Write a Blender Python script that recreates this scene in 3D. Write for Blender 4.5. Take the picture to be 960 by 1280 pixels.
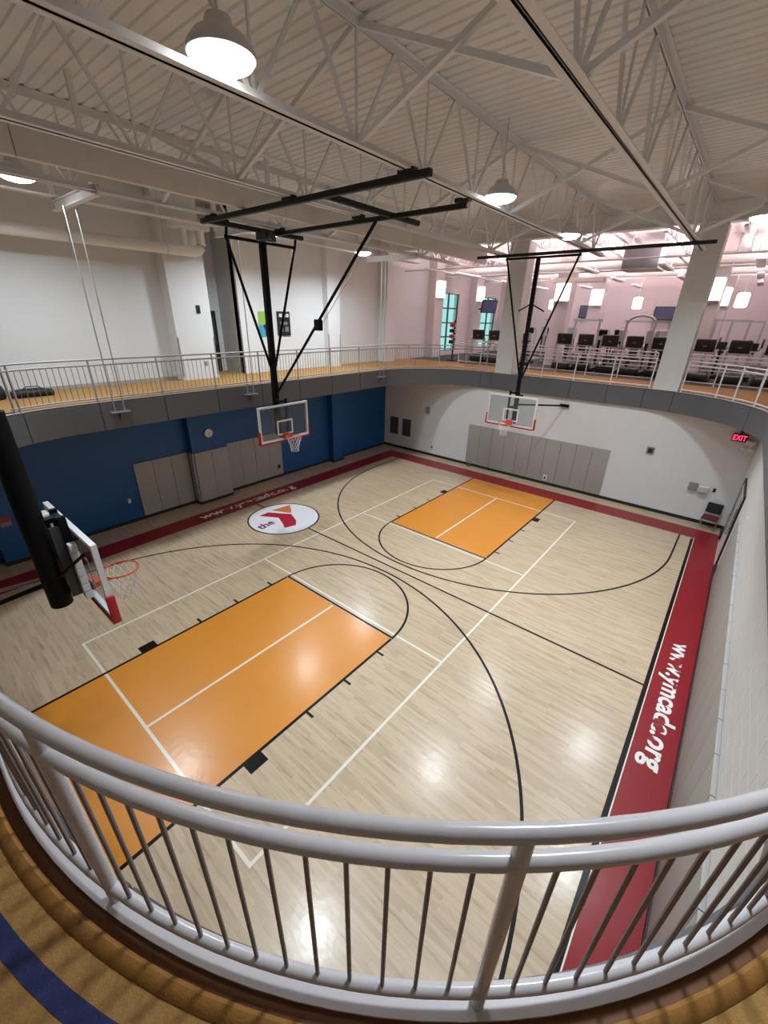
import bpy, bmesh, math, random
from mathutils import Vector, Matrix

# ------------------------------------------------------------------ clear
for o in list(bpy.data.objects):
    bpy.data.objects.remove(o)
SC = bpy.context.scene
COL = SC.collection
random.seed(7)
PI = math.pi

# ------------------------------------------------------------------ camera
cam_d = bpy.data.cameras.new('camera')
cam = bpy.data.objects.new('camera', cam_d)
COL.objects.link(cam)
cam_d.sensor_fit = 'HORIZONTAL'
cam_d.sensor_width = 36.0
cam_d.lens = 515.86 * 36.0 / 960.0
cam_d.clip_start = 0.05
cam_d.clip_end = 200
CAMR = ((0.7694, 0.6384, 0.0227), (0.2884, -0.3156, -0.9040), (-0.5699, 0.7021, -0.4270))
right = Vector(CAMR[0]).normalized()
fwd = Vector(CAMR[2]).normalized()
down = fwd.cross(right).normalized()
right = down.cross(fwd).normalized()
M = Matrix.Identity(4)
for i in range(3):
    M[i][0] = right[i]
    M[i][1] = -down[i]
    M[i][2] = -fwd[i]
M[0][3], M[1][3], M[2][3] = 6.0618, -7.8692, 6.4114
cam.matrix_world = M
SC.camera = cam

# ------------------------------------------------------------------ world, exposure
wd = bpy.data.worlds.new('world')
SC.world = wd
wd.use_nodes = True
wd.node_tree.nodes['Background'].inputs[0].default_value = (0.40, 0.80, 0.77, 1)
wd.node_tree.nodes['Background'].inputs[1].default_value = 1.15
SC.view_settings.view_transform = 'Standard'
SC.view_settings.look = 'None'
SC.view_settings.gamma = 1.0
SC.view_settings.use_curve_mapping = False
SC.view_settings.exposure = 0.0
GYM_LAMP_W = 108.0
LAMP_SPREAD = math.radians(114)
FIT_ADDED_W = 105.0  # power of each added fitness room uplight
GYM_COL = (0.83, 0.93, 1.0)
FIT_COL = (1.0, 0.72, 0.72)


# ------------------------------------------------------------------ materials
MATS = {}


def mat(name, col, rough=0.5, metal=0.0, var=0.06, scale=3.0, bump=0.0, bscale=60.0,
        emit=None, estr=0.0, coat=0.0, spec=0.5):
    if name in MATS:
        return MATS[name]
    m = bpy.data.materials.new(name)
    m.use_nodes = True
    nt = m.node_tree
    b = nt.nodes['Principled BSDF']
    b.inputs['Roughness'].default_value = rough
    b.inputs['Metallic'].default_value = metal
    b.inputs['Specular IOR Level'].default_value = spec
    if coat:
        b.inputs['Coat Weight'].default_value = coat
        b.inputs['Coat Roughness'].default_value = 0.15
    geo = nt.nodes.new('ShaderNodeNewGeometry')
    n = nt.nodes.new('ShaderNodeTexNoise')
    n.inputs['Scale'].default_value = scale
    n.inputs['Detail'].default_value = 3
    nt.links.new(geo.outputs['Position'], n.inputs['Vector'])
    mix = nt.nodes.new('ShaderNodeMix')
    mix.data_type = 'RGBA'
    mix.inputs[6].default_value = (*[max(0, c * (1 - var)) for c in col], 1)
    mix.inputs[7].default_value = (*[min(1, c * (1 + var)) for c in col], 1)
    nt.links.new(n.outputs['Fac'], mix.inputs[0])
    nt.links.new(mix.outputs[2], b.inputs['Base Color'])
    if bump:
        n2 = nt.nodes.new('ShaderNodeTexNoise')
        n2.inputs['Scale'].default_value = bscale
        n2.inputs['Detail'].default_value = 2
        nt.links.new(geo.outputs['Position'], n2.inputs['Vector'])
        bp_ = nt.nodes.new('ShaderNodeBump')
        bp_.inputs['Strength'].default_value = bump
        bp_.inputs['Distance'].default_value = 0.01
        nt.links.new(n2.outputs['Fac'], bp_.inputs['Height'])
        nt.links.new(bp_.outputs['Normal'], b.inputs['Normal'])
    if emit:
        b.inputs['Emission Color'].default_value = (*emit, 1)
        b.inputs['Emission Strength'].default_value = estr
    MATS[name] = m
    return m


def mat_wood():
    m = bpy.data.materials.new('maple_floor')
    m.use_nodes = True
    nt = m.node_tree
    L = nt.links.new
    b = nt.nodes['Principled BSDF']
    geo = nt.nodes.new('ShaderNodeNewGeometry')
    br = nt.nodes.new('ShaderNodeTexBrick')
    br.offset = 0.37
    br.offset_frequency = 2
    br.squash = 0.75
    br.squash_frequency = 3
    br.inputs['Scale'].default_value = 1.0
    br.inputs['Brick Width'].default_value = 0.85
    br.inputs['Row Height'].default_value = 0.058
    br.inputs['Mortar Size'].default_value = 0.0007
    br.inputs['Color1'].default_value = (0.545, 0.425, 0.285, 1)
    br.inputs['Color2'].default_value = (0.43, 0.32, 0.205, 1)
    br.inputs['Mortar'].default_value = (0.34, 0.25, 0.16, 1)
    br.inputs['Bias'].default_value = -0.25
    L(geo.outputs['Position'], br.inputs['Vector'])
    mp = nt.nodes.new('ShaderNodeMapping')
    mp.inputs['Scale'].default_value = (1.6, 17.0, 1)
    L(geo.outputs['Position'], mp.inputs['Vector'])
    n = nt.nodes.new('ShaderNodeTexNoise')
    n.inputs['Scale'].default_value = 1.0
    n.inputs['Detail'].default_value = 4
    L(mp.outputs['Vector'], n.inputs['Vector'])
    rmp = nt.nodes.new('ShaderNodeMapRange')
    rmp.inputs[1].default_value = 0.54
    rmp.inputs[2].default_value = 0.74
    rmp.inputs[3].default_value = 0.0
    rmp.inputs[4].default_value = 0.7
    L(n.outputs['Fac'], rmp.inputs[0])
    mix = nt.nodes.new('ShaderNodeMix')
    mix.data_type = 'RGBA'
    mix.inputs[7].default_value = (0.30, 0.205, 0.125, 1)
    L(br.outputs['Color'], mix.inputs[6])
    L(rmp.outputs[0], mix.inputs[0])
    L(mix.outputs[2], b.inputs['Base Color'])
    b.inputs['Roughness'].default_value = 0.38
    b.inputs['Coat Weight'].default_value = 0.45
    b.inputs['Coat Roughness'].default_value = 0.20
    n2 = nt.nodes.new('ShaderNodeTexNoise')
    n2.inputs['Scale'].default_value = 9
    n2.inputs['Detail'].default_value = 3
    L(geo.outputs['Position'], n2.inputs['Vector'])
    bu = nt.nodes.new('ShaderNodeBump')
    bu.inputs['Strength'].default_value = 0.16
    bu.inputs['Distance'].default_value = 0.01
    L(n2.outputs['Fac'], bu.inputs['Height'])
    L(bu.outputs['Normal'], b.inputs['Coat Normal'])
    return m


def mat_paint(name, col, rough=0.35, wear=None, wearcol=None, coat=0.35, spec=0.5):
    """gloss floor paint with the ripple of the lacquered floor; optional worn-away patches"""
    m = bpy.data.materials.new(name)
    m.use_nodes = True
    nt = m.node_tree
    L = nt.links.new
    b = nt.nodes['Principled BSDF']
    b.inputs['Roughness'].default_value = rough
    b.inputs['Coat Weight'].default_value = coat
    b.inputs['Specular IOR Level'].default_value = spec
    b.inputs['Coat Roughness'].default_value = 0.20
    geo = nt.nodes.new('ShaderNodeNewGeometry')
    n = nt.nodes.new('ShaderNodeTexNoise')
    n.inputs['Scale'].default_value = 1.3
    L(geo.outputs['Position'], n.inputs['Vector'])
    mix = nt.nodes.new('ShaderNodeMix')
    mix.data_type = 'RGBA'
    mix.inputs[6].default_value = (*[c * 0.93 for c in col], 1)
    mix.inputs[7].default_value = (*[min(1, c * 1.07) for c in col], 1)
    L(n.outputs['Fac'], mix.inputs[0])
    out = mix.outputs[2]
    if wear is not None:
        n3 = nt.nodes.new('ShaderNodeTexNoise')
        n3.inputs['Scale'].default_value = 2.6
        n3.inputs['Detail'].default_value = 1.0
        L(geo.outputs['Position'], n3.inputs['Vector'])
        r = nt.nodes.new('ShaderNodeMapRange')
        r.inputs[1].default_value = wear
        r.inputs[2].default_value = wear + 0.02
        L(n3.outputs['Fac'], r.inputs[0])
        mx = nt.nodes.new('ShaderNodeMix')
        mx.data_type = 'RGBA'
        mx.inputs[7].default_value = (*wearcol, 1)
        L(out, mx.inputs[6])
        L(r.outputs[0], mx.inputs[0])
        out = mx.outputs[2]
    L(out, b.inputs['Base Color'])
    n2 = nt.nodes.new('ShaderNodeTexNoise')
    n2.inputs['Scale'].default_value = 9
    n2.inputs['Detail'].default_value = 3
    L(geo.outputs['Position'], n2.inputs['Vector'])
    bu = nt.nodes.new('ShaderNodeBump')
    bu.inputs['Strength'].default_value = 0.16
    bu.inputs['Distance'].default_value = 0.01
    L(n2.outputs['Fac'], bu.inputs['Height'])
    L(bu.outputs['Normal'], b.inputs['Coat Normal'])
    MATS[name] = m
    return m


def mat_block(name, col, vertical_axis_yz=True, mortar=0.955):
    """painted concrete block wall: faint joints in fine relief"""
    m = bpy.data.materials.new(name)
    m.use_nodes = True
    nt = m.node_tree
    L = nt.links.new
    b = nt.nodes['Principled BSDF']
    b.inputs['Roughness'].default_value = 0.55
    geo = nt.nodes.new('ShaderNodeNewGeometry')
    sep = nt.nodes.new('ShaderNodeSeparateXYZ')
    L(geo.outputs['Position'], sep.inputs[0])
    cmb = nt.nodes.new('ShaderNodeCombineXYZ')
    L(sep.outputs['Y' if vertical_axis_yz else 'X'], cmb.inputs['X'])
    L(sep.outputs['Z'], cmb.inputs['Y'])
    br = nt.nodes.new('ShaderNodeTexBrick')
    br.inputs['Scale'].default_value = 1.0
    br.inputs['Brick Width'].default_value = 0.406
    br.inputs['Row Height'].default_value = 0.203
    br.inputs['Mortar Size'].default_value = 0.006
    br.inputs['Mortar Smooth'].default_value = 0.4
    br.inputs['Color1'].default_value = (*col, 1)
    br.inputs['Color2'].default_value = (*[c * 0.985 for c in col], 1)
    br.inputs['Mortar'].default_value = (*[c * mortar for c in col], 1)
    L(cmb.outputs[0], br.inputs['Vector'])
    L(br.outputs['Color'], b.inputs['Base Color'])
    inv = nt.nodes.new('ShaderNodeMath')
    inv.operation = 'SUBTRACT'
    inv.inputs[0].default_value = 1
    L(br.outputs['Fac'], inv.inputs[1])
    bu = nt.nodes.new('ShaderNodeBump')
    bu.inputs['Strength'].default_value = 0.15
    bu.inputs['Distance'].default_value = 0.003
    L(inv.outputs[0], bu.inputs['Height'])
    L(bu.outputs['Normal'], b.inputs['Normal'])
    MATS[name] = m
    return m


def mat_glass(name, tint=(0.8, 0.9, 0.9), alpha=0.15, rough=0.05):
    m = bpy.data.materials.new(name)
    m.use_nodes = True
    nt = m.node_tree
    L = nt.links.new
    out = nt.nodes['Material Output']
    nt.nodes.remove(nt.nodes['Principled BSDF'])
    tr = nt.nodes.new('ShaderNodeBsdfTransparent')
    tr.inputs[0].default_value = (*tint, 1)
    gl = nt.nodes.new('ShaderNodeBsdfPrincipled')
    gl.inputs['Base Color'].default_value = (*[t * 0.5 for t in tint], 1)
    gl.inputs['Roughness'].default_value = rough
    n = nt.nodes.new('ShaderNodeTexNoise')
    n.inputs['Scale'].default_value = 2.0
    r = nt.nodes.new('ShaderNodeMapRange')
    r.inputs[3].default_value = alpha * 0.8
    r.inputs[4].default_value = alpha * 1.2
    L(n.outputs['Fac'], r.inputs[0])
    mx = nt.nodes.new('ShaderNodeMixShader')
    L(r.outputs[0], mx.inputs[0])
    L(tr.outputs[0], mx.inputs[1])
    L(gl.outputs[0], mx.inputs[2])
    L(mx.outputs[0], out.inputs['Surface'])
    MATS[name] = m
    return m


WHITE_WALL = mat('white_wall_paint', (0.74, 0.75, 0.76), 0.55, var=0.03, bump=0.05)
WHITE_BLOCK = mat_block('white_block_paint', (0.74, 0.75, 0.76))
BLUE = mat('blue_wall_paint', (0.004, 0.085, 0.27), 0.45, var=0.10, scale=1.2, bump=0.05)
GREYWALL = mat('grey_corridor_paint', (0.58, 0.59, 0.60), 0.6)
PADM = mat('grey_wall_pad_vinyl', (0.37, 0.355, 0.335), 0.5, var=0.06, scale=1.5, bump=0.04, bscale=12)
BASEB = mat('black_base_rubber', (0.012, 0.012, 0.013), 0.55)
STEELW = mat('white_painted_steel', (0.76, 0.765, 0.775), 0.45, var=0.05)
DECK = mat('white_painted_deck', (0.74, 0.745, 0.76), 0.5, var=0.06)
DUCTM = mat('painted_duct', (0.66, 0.63, 0.59), 0.5, var=0.05)
PIPEW = mat('white_pipe_wrap', (0.80, 0.80, 0.78), 0.45)
FASC = mat('grey_fascia_metal', (0.115, 0.12, 0.132), 0.45, var=0.05, scale=1.0)
FASCD = mat('dark_joint_metal', (0.035, 0.035, 0.04), 0.6)
TRACK = mat('ochre_track_rubber', (0.38, 0.205, 0.060), 0.85, var=0.28, scale=55.0, bump=0.35, bscale=160)
CURB = mat('ochre_curb_rubber', (0.34, 0.155, 0.032), 0.7, var=0.22, scale=40.0, bump=0.2, bscale=120)
BROWN = mat('dark_brown_edge_strip', (0.15, 0.055, 0.014), 0.6, var=0.15, scale=20)
BLUELN = mat('blue_lane_paint', (0.018, 0.025, 0.11), 0.7, var=0.2, scale=40, bump=0.2, bscale=140)
RAILM = mat('pale_grey_gloss_rail_paint', (0.68, 0.66, 0.69), 0.22, var=0.05, scale=14, coat=0.3)
BALM = mat('grey_baluster_paint', (0.25, 0.215, 0.215), 0.35, var=0.08, scale=14)
BLACKST = mat('black_hoop_steel', (0.005, 0.005, 0.006), 0.5, var=0.2, spec=0.12)
BLACKPIPE = mat('dark_green_black_pipe', (0.013, 0.018, 0.018), 0.5, var=0.2, spec=0.3)
REDPAD = mat('red_board_padding', (0.42, 0.012, 0.02), 0.4)
RIMM = mat('orange_red_rim_steel', (0.62, 0.06, 0.02), 0.35)
NETM = mat('white_net_cord', (0.75, 0.75, 0.75), 0.8)
BOARDFR = mat('white_board_frame', (0.74, 0.74, 0.74), 0.4)
BOARDGL = mat_glass('board_glass', (0.86, 0.89, 0.90), 0.10)
MOTORM = mat('dark_motor_casting', (0.06, 0.06, 0.06), 0.4, metal=0.3)
STEEL = mat('brushed_steel', (0.55, 0.55, 0.56), 0.3, metal=0.9)
WOOD = mat_wood()
ORANGE = mat_paint('orange_key_paint', (0.66, 0.245, 0.022))
REDP = mat_paint('red_border_paint', (0.25, 0.010, 0.016), coat=0.15, spec=0.25)
BLACKP = mat_paint('black_line_paint', (0.005, 0.005, 0.005), coat=0.05, spec=0.15)
WHITEP = mat_paint('white_line_paint', (0.74, 0.70, 0.60))
LETTER = mat_paint('worn_white_lettering', (0.80, 0.78, 0.74), wear=0.60, wearcol=(0.25, 0.010, 0.016), coat=0.15)
LOGOW = mat_paint('logo_white', (0.74, 0.74, 0.76))
LOGOR = mat_paint('logo_red', (0.40, 0.012, 0.035))
LOGOO = mat_paint('logo_orange', (0.60, 0.16, 0.05))
LOGOP = mat_paint('logo_purple', (0.20, 0.012, 0.10))
LENS = mat('lamp_lens', (0.9, 0.9, 0.9), 0.4, emit=(1, 0.98, 0.96), estr=14.0)
LAMPH = mat('lamp_housing', (0.62, 0.62, 0.62), 0.35)
SCONCE = mat('sconce_glass', (0.9, 0.85, 0.85), 0.4, emit=(1, 0.88, 0.84), estr=4.0)
PINKW = mat('fitness_wall_paint', (0.72, 0.66, 0.66), 0.55, var=0.03)
GREYFL = mat('dark_grey_gym_carpet', (0.06, 0.06, 0.065), 0.9, var=0.3, scale=60)
TREADB = mat('black_machine_plastic', (0.014, 0.014, 0.016), 0.4)
TREADG = mat('silver_machine_frame', (0.45, 0.45, 0.46), 0.35, metal=0.3)
GLASSW = mat_glass('window_glass', (0.94, 0.98, 0.98), 0.06)
MULL = mat('dark_mullion', (0.06, 0.07, 0.08), 0.4)
CHAIRB = mat('black_chair_fabric', (0.012, 0.012, 0.014), 0.7)
CHAIRR = mat('maroon_chair_fabric', (0.14, 0.012, 0.02), 0.8)
BAGM = mat('black_bag_nylon', (0.01, 0.01, 0.012), 0.6, bump=0.3, bscale=14)
PLASTW = mat('white_plastic', (0.75, 0.75, 0.74), 0.4)
PLASTG = mat('grey_plastic', (0.25, 0.25, 0.25), 0.45)
PLASTB = mat('black_plastic', (0.012, 0.012, 0.012), 0.4)
EXITR = mat('exit_red_glow', (0.7, 0.02, 0.05), 0.4, emit=(1.0, 0.03, 0.10), estr=3.5)
SCREEN = mat('lit_tv_screen', (0.05, 0.05, 0.08), 0.3, var=0.5, scale=4, emit=(0.06, 0.06, 0.16), estr=0.35)
POSTG = mat('poster_green', (0.30, 0.52, 0.08), 0.5)
POSTB = mat('poster_blue', (0.06, 0.36, 0.55), 0.5)
REDI = mat('red_rack_item', (0.6, 0.03, 0.06), 0.4)


# ------------------------------------------------------------------ mesh builder
class MB:
    def __init__(s):
        s.v = []
        s.f = []

    def add(s, vs, fs):
        n = len(s.v)
        s.v += [tuple(v) for v in vs]
        s.f += [tuple(i + n for i in f) for f in fs]
        return s

    def box(s, x0, x1, y0, y1, z0, z1):
        vs = [(x, y, z) for z in (z0, z1) for y in (y0, y1) for x in (x0, x1)]
        return s.add(vs, [(0, 2, 3, 1), (4, 5, 7, 6), (0, 1, 5, 4), (2, 6, 7, 3), (0, 4, 6, 2), (1, 3, 7, 5)])

    def cbox(s, c, d, R=None):
        vs = []
        for k in (-.5, .5):
            for j in (-.5, .5):
                for i in (-.5, .5):
                    p = Vector((i * d[0], j * d[1], k * d[2]))
                    if R is not None:
                        p = R @ p
                    vs.append(p + Vector(c))
        return s.add(vs, [(0, 2, 3, 1), (4, 5, 7, 6), (0, 1, 5, 4), (2, 6, 7, 3), (0, 4, 6, 2), (1, 3, 7, 5)])

    def beam(s, a, b, w, h):
        """rectangular bar from a to b, w sideways, h upwards"""
        a, b = Vector(a), Vector(b)
        d = (b - a).normalized()
        up = Vector((0, 0, 1)) if abs(d.z) < 0.95 else Vector((0, 1, 0))
        x = d.cross(up).normalized()
        y = x.cross(d).normalized()
        vs = []
        for p in (a, b):
            for i, j in ((-1, -1), (1, -1), (1, 1), (-1, 1)):
                vs.append(p + x * (i * w / 2) + y * (j * h / 2))
        return s.add(vs, [(3, 2, 1, 0), (4, 5, 6, 7), (0, 1, 5, 4), (1, 2, 6, 5), (2, 3, 7, 6), (3, 0, 4, 7)])

    def tube(s, a, b, r, n=10, r2=None, caps=True):
        a, b = Vector(a), Vector(b)
        d = (b - a).normalized()
        up = Vector((0, 0, 1)) if abs(d.z) < 0.95 else Vector((0, 1, 0))
        x = d.cross(up).normalized()
        y = x.cross(d)
        r2 = r if r2 is None else r2
        vs = []
        for p, rr in ((a, r), (b, r2)):
            for i in range(n):
                t = 2 * PI * i / n
                vs.append(p + x * (rr * math.cos(t)) + y * (rr * math.sin(t)))
        fs = [(i, (i + 1) % n, n + (i + 1) % n, n + i) for i in range(n)]
        if caps:
            fs += [tuple(range(n - 1, -1, -1)), tuple(range(n, 2 * n))]
        return s.add(vs, fs)

    def sweep(s, pts, r, n=10, closed=False):
        pts = [Vector(p) for p in pts]
        m = len(pts)
        rings = []
        for i, p in enumerate(pts):
            if closed:
                d = (pts[(i + 1) % m] - pts[i - 1]).normalized()
            else:
                d = (pts[min(i + 1, m - 1)] - pts[max(i - 1, 0)]).normalized()
            up = Vector((0, 0, 1)) if abs(d.z) < 0.9 else Vector((0.3, 1, 0)).normalized()
            x = d.cross(up).normalized()
            y = x.cross(d)
            rings.append([p + x * (r * math.cos(2 * PI * k / n)) + y * (r * math.sin(2 * PI * k / n)) for k in range(n)])
        vs = [v for g in rings for v in g]
        fs = []
        for i in range(m if closed else m - 1):
            j = (i + 1) % m
            for k in range(n):
                q = (k + 1) % n
                fs.append((i * n + k, i * n + q, j * n + q, j * n + k))
        if not closed:
            fs += [tuple(range(n - 1, -1, -1)), tuple(range((m - 1) * n, m * n))]
        return s.add(vs, fs)

    def lathe(s, c, prof, n=24):
        """prof: list of (radius, z) around vertical axis at c"""
        c = Vector(c)
        vs = []
        for r, z in prof:
            for k in range(n):
                t = 2 * PI * k / n
                vs.append(c + Vector((r * math.cos(t), r * math.sin(t), z)))
        fs = []
        for i in range(len(prof) - 1):
            for k in range(n):
                q = (k + 1) % n
                fs.append((i * n + k, i * n + q, (i + 1) * n + q, (i + 1) * n + k))
        fs += [tuple(range(n - 1, -1, -1)), tuple(range((len(prof) - 1) * n, len(prof) * n))]
        return s.add(vs, fs)

    def poly(s, pts, z0, z1):
        n = len(pts)
        vs = [(x, y, z0) for x, y in pts] + [(x, y, z1) for x, y in pts]
        fs = [tuple(range(n - 1, -1, -1)), tuple(range(n, 2 * n))]
        fs += [(i, (i + 1) % n, n + (i + 1) % n, n + i) for i in range(n)]
        return s.add(vs, fs)

    def strip(s, P, Q, z0, z1, closed=False):
        """solid ribbon between plan polylines P and Q"""
        n = len(P)
        vs = [(*p, z0) for p in P] + [(*q, z0) for q in Q] + [(*p, z1) for p in P] + [(*q, z1) for q in Q]
        fs = []
        for i in range(n if closed else n - 1):
            j = (i + 1) % n
            fs += [(i, j, n + j, n + i)[::-1], (2 * n + i, 2 * n + j, 3 * n + j, 3 * n + i),
                   (i, 2 * n + i, 2 * n + j, j)[::-1], (n + i, n + j, 3 * n + j, 3 * n + i)[::-1]]
        if not closed:
            fs += [(0, n, 3 * n, 2 * n), (n - 1, 3 * n - 1, 4 * n - 1, 2 * n - 1)]
        return s.add(vs, fs)

    def build(s, name, m, parent=None, label=None, cat=None, group=None, kind=None, smooth=False, bevel=0.0, local=False):
        off = Vector((0, 0, 0))
        if parent is not None and not local:
            q = parent
            while q is not None:
                off += Vector(q.location)
                q = q.parent
        org = Vector((0, 0, 0))
        vs = [Vector(v) - off for v in s.v]
        if parent is None and not local:
            xs = [v.x for v in vs]
            ys = [v.y for v in vs]
            zs = [v.z for v in vs]
            org = Vector(((min(xs) + max(xs)) / 2, (min(ys) + max(ys)) / 2, min(zs)))
            vs = [v - org for v in vs]
        me = bpy.data.meshes.new(name)
        me.from_pydata([tuple(v) for v in vs], [], s.f)
        bm = bmesh.new()
        bm.from_mesh(me)
        bmesh.ops.recalc_face_normals(bm, faces=bm.faces)
        if bevel:
            bmesh.ops.bevel(bm, geom=list(bm.edges), offset=bevel, segments=2, affect='EDGES', profile=0.6)
        bm.to_mesh(me)
        bm.free()
        if smooth:
            for p in me.polygons:
                p.use_smooth = True
            try:
                me.set_sharp_from_angle(angle=math.radians(40))
            except Exception:
                pass
        me.materials.append(m)
        o = bpy.data.objects.new(name, me)
        COL.objects.link(o)
        o.location = org
        if parent is not None:
            o.parent = parent
        tag(o, label, cat, group, kind)
        return o


def tag(o, label=None, cat=None, group=None, kind=None):
    if label:
        o['label'] = label
    if cat:
        o['category'] = cat
    if group:
        o['group'] = group
    if kind:
        o['kind'] = kind


def thing(name, loc, label, cat, group=None, kind=None):
    o = bpy.data.objects.new(name, None)
    o.empty_display_size = 0.2
    COL.objects.link(o)
    o.location = loc
    tag(o, label, cat, group, kind)
    return o


def copy_tree(src, loc=None, rz=None, label=None, parent=None):
    c = src.copy()
    COL.objects.link(c)
    if parent is not None:
        c.parent = parent
    else:
        if loc is not None:
            c.location = loc
        if rz is not None:
            c.rotation_euler = (0, 0, rz)
        if label:
            c['label'] = label
    for ch in list(src.children):
        copy_tree(ch, parent=c)
    return c


def B(*a):
    return MB().box(*a)


# ------------------------------------------------------------------ track opening path (plan)
ZF = 4.36      # track floor level
ZB = 3.70      # underside of balcony fascia
CORN = [((3.93, -4.88), 3.12, -PI / 2), ((3.65, 6.12), 3.40, 0.0), ((-2.42, 6.12), 3.40, PI / 2), ((-2.70, -4.88), 3.12, PI)]


def segs(off):
    out = []
    ends = []
    for (c, r, a0) in CORN:
        R = r + off
        a1 = a0 + PI / 2
        p0 = (c[0] + R * math.cos(a0), c[1] + R * math.sin(a0))
        p1 = (c[0] + R * math.cos(a1), c[1] + R * math.sin(a1))
        ends.append((p0, p1, c, R, a0, a1))
    for i, e in enumerate(ends):
        prev = ends[i - 1]
        out.append(('L', prev[1], e[0]))
        out.append(('A', e[2], e[3], e[4], e[5]))
    return out


SEG0 = segs(0.0)


def seglen(g):
    if g[0] == 'L':
        return math.hypot(g[2][0] - g[1][0], g[2][1] - g[1][1])
    return g[2] * (g[4] - g[3])


LENS0 = [seglen(g) for g in SEG0]
TOTAL = sum(LENS0)


def at(s_, off=0.0):
    """plan point at arc length s_ along the rail centreline, offset outwards"""
    s_ = s_ % TOTAL
    for i, l in enumerate(LENS0):
        if s_ <= l or i == len(LENS0) - 1:
            t = s_ / l
            g = SEG0[i]
            if g[0] == 'L':
                dx, dy = (g[2][0] - g[1][0]) / l, (g[2][1] - g[1][1]) / l
                return (g[1][0] + dx * s_ + dy * off, g[1][1] + dy * s_ - dx * off)
            a = g[3] + (g[4] - g[3]) * t
            return (g[1][0] + (g[2] + off) * math.cos(a), g[1][1] + (g[2] + off) * math.sin(a))
        s_ -= l


def s_of(i, frac=None, dist=None):
    b = sum(LENS0[:i])
    return b + (frac * LENS0[i] if frac is not None else dist)


# segment indices: 0 near line (+x), 1 near-right arc, 2 right line (+y), 3 far-right arc, 4 far line (-x), 5 far-left arc, 6 left line (-y), 7 near-left arc
def s_near_x(x):
    return s_of(0, dist=x - SEG0[0][1][0])


def s_arc(i, deg):
    a = math.radians(deg)
    g = SEG0[i]
    return s_of(i, dist=g[2] * (a - g[3]))


def s_right_y(y):
    return s_of(2, dist=y - SEG0[2][1][1])


def s_far_x(x):
    return s_of(4, dist=SEG0[4][1][0] - x)


def s_left_y(y):
    return s_of(6, dist=SEG0[6][1][1] - y)


def path(s0, s1, off=0.0, step=0.16):
    n = max(2, int(math.ceil((s1 - s0) / step)) + 1)
    return [at(s0 + (s1 - s0) * i / (n - 1), off) for i in range(n)]


# ================================================================== STRUCTURE
XL, XR, YN, YF = -8.19, 7.13, -10.4, 9.565     # lower room faces
ZD = 9.62                                       # underside of roof deck ribs

floor = B(-8.7, 9.7, -10.6, 9.9, -0.2, 0.0).build('floor', WOOD, kind='structure',
         label='pale maple strip court floor with painted game lines')

# ---------------- court markings (flat paint on the floor)
def mark(mb, name, m):
    return mb.build(name, m, floor)


def arc_pts(c, r, a0, a1, n=64):
    return [(c[0] + r * math.cos(a0 + (a1 - a0) * i / n), c[1] + r * math.sin(a0 + (a1 - a0) * i / n)) for i in range(n + 1)]


def ribbon(pts, w, z, closed=False):
    P, Q = [], []
    n = len(pts)
    for i, p in enumerate(pts):
        if closed:
            a, b = pts[i - 1], pts[(i + 1) % n]
        else:
            a, b = pts[max(i - 1, 0)], pts[min(i + 1, n - 1)]
        dx, dy = b[0] - a[0], b[1] - a[1]
        l = math.hypot(dx, dy)
        nx, ny = -dy / l * w / 2, dx / l * w / 2
        P.append((p[0] + nx, p[1] + ny))
        Q.append((p[0] - nx, p[1] - ny))
    return MB().strip(P, Q, 0.0, z, closed)


CX, CY = 6.37, 8.08       # court half sizes
# red border: four strips
mark(B(CX + 0.065, 7.06, -8.9, 8.93, 0, 0.0012), 'red_border', REDP)
mark(B(-7.18, -CX - 0.075, -8.9, 8.93, 0, 0.0012), 'red_border', REDP)
mark(B(-CX - 0.075, CX + 0.065, CY + 0.0, 8.93, 0, 0.0012), 'red_border', REDP)
mark(B(-CX - 0.075, CX + 0.065, -8.9, -CY, 0, 0.0012), 'red_border', REDP)
# side line and its pale companion on the right
mark(B(CX - 0.03, CX + 0.045, -CY, CY - 0.08, 0, 0.003), 'side_line', BLACKP)
mark(B(CX + 0.047, CX + 0.064, -CY, CY - 0.02, 0, 0.003), 'side_line_edge', WHITEP)
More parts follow.
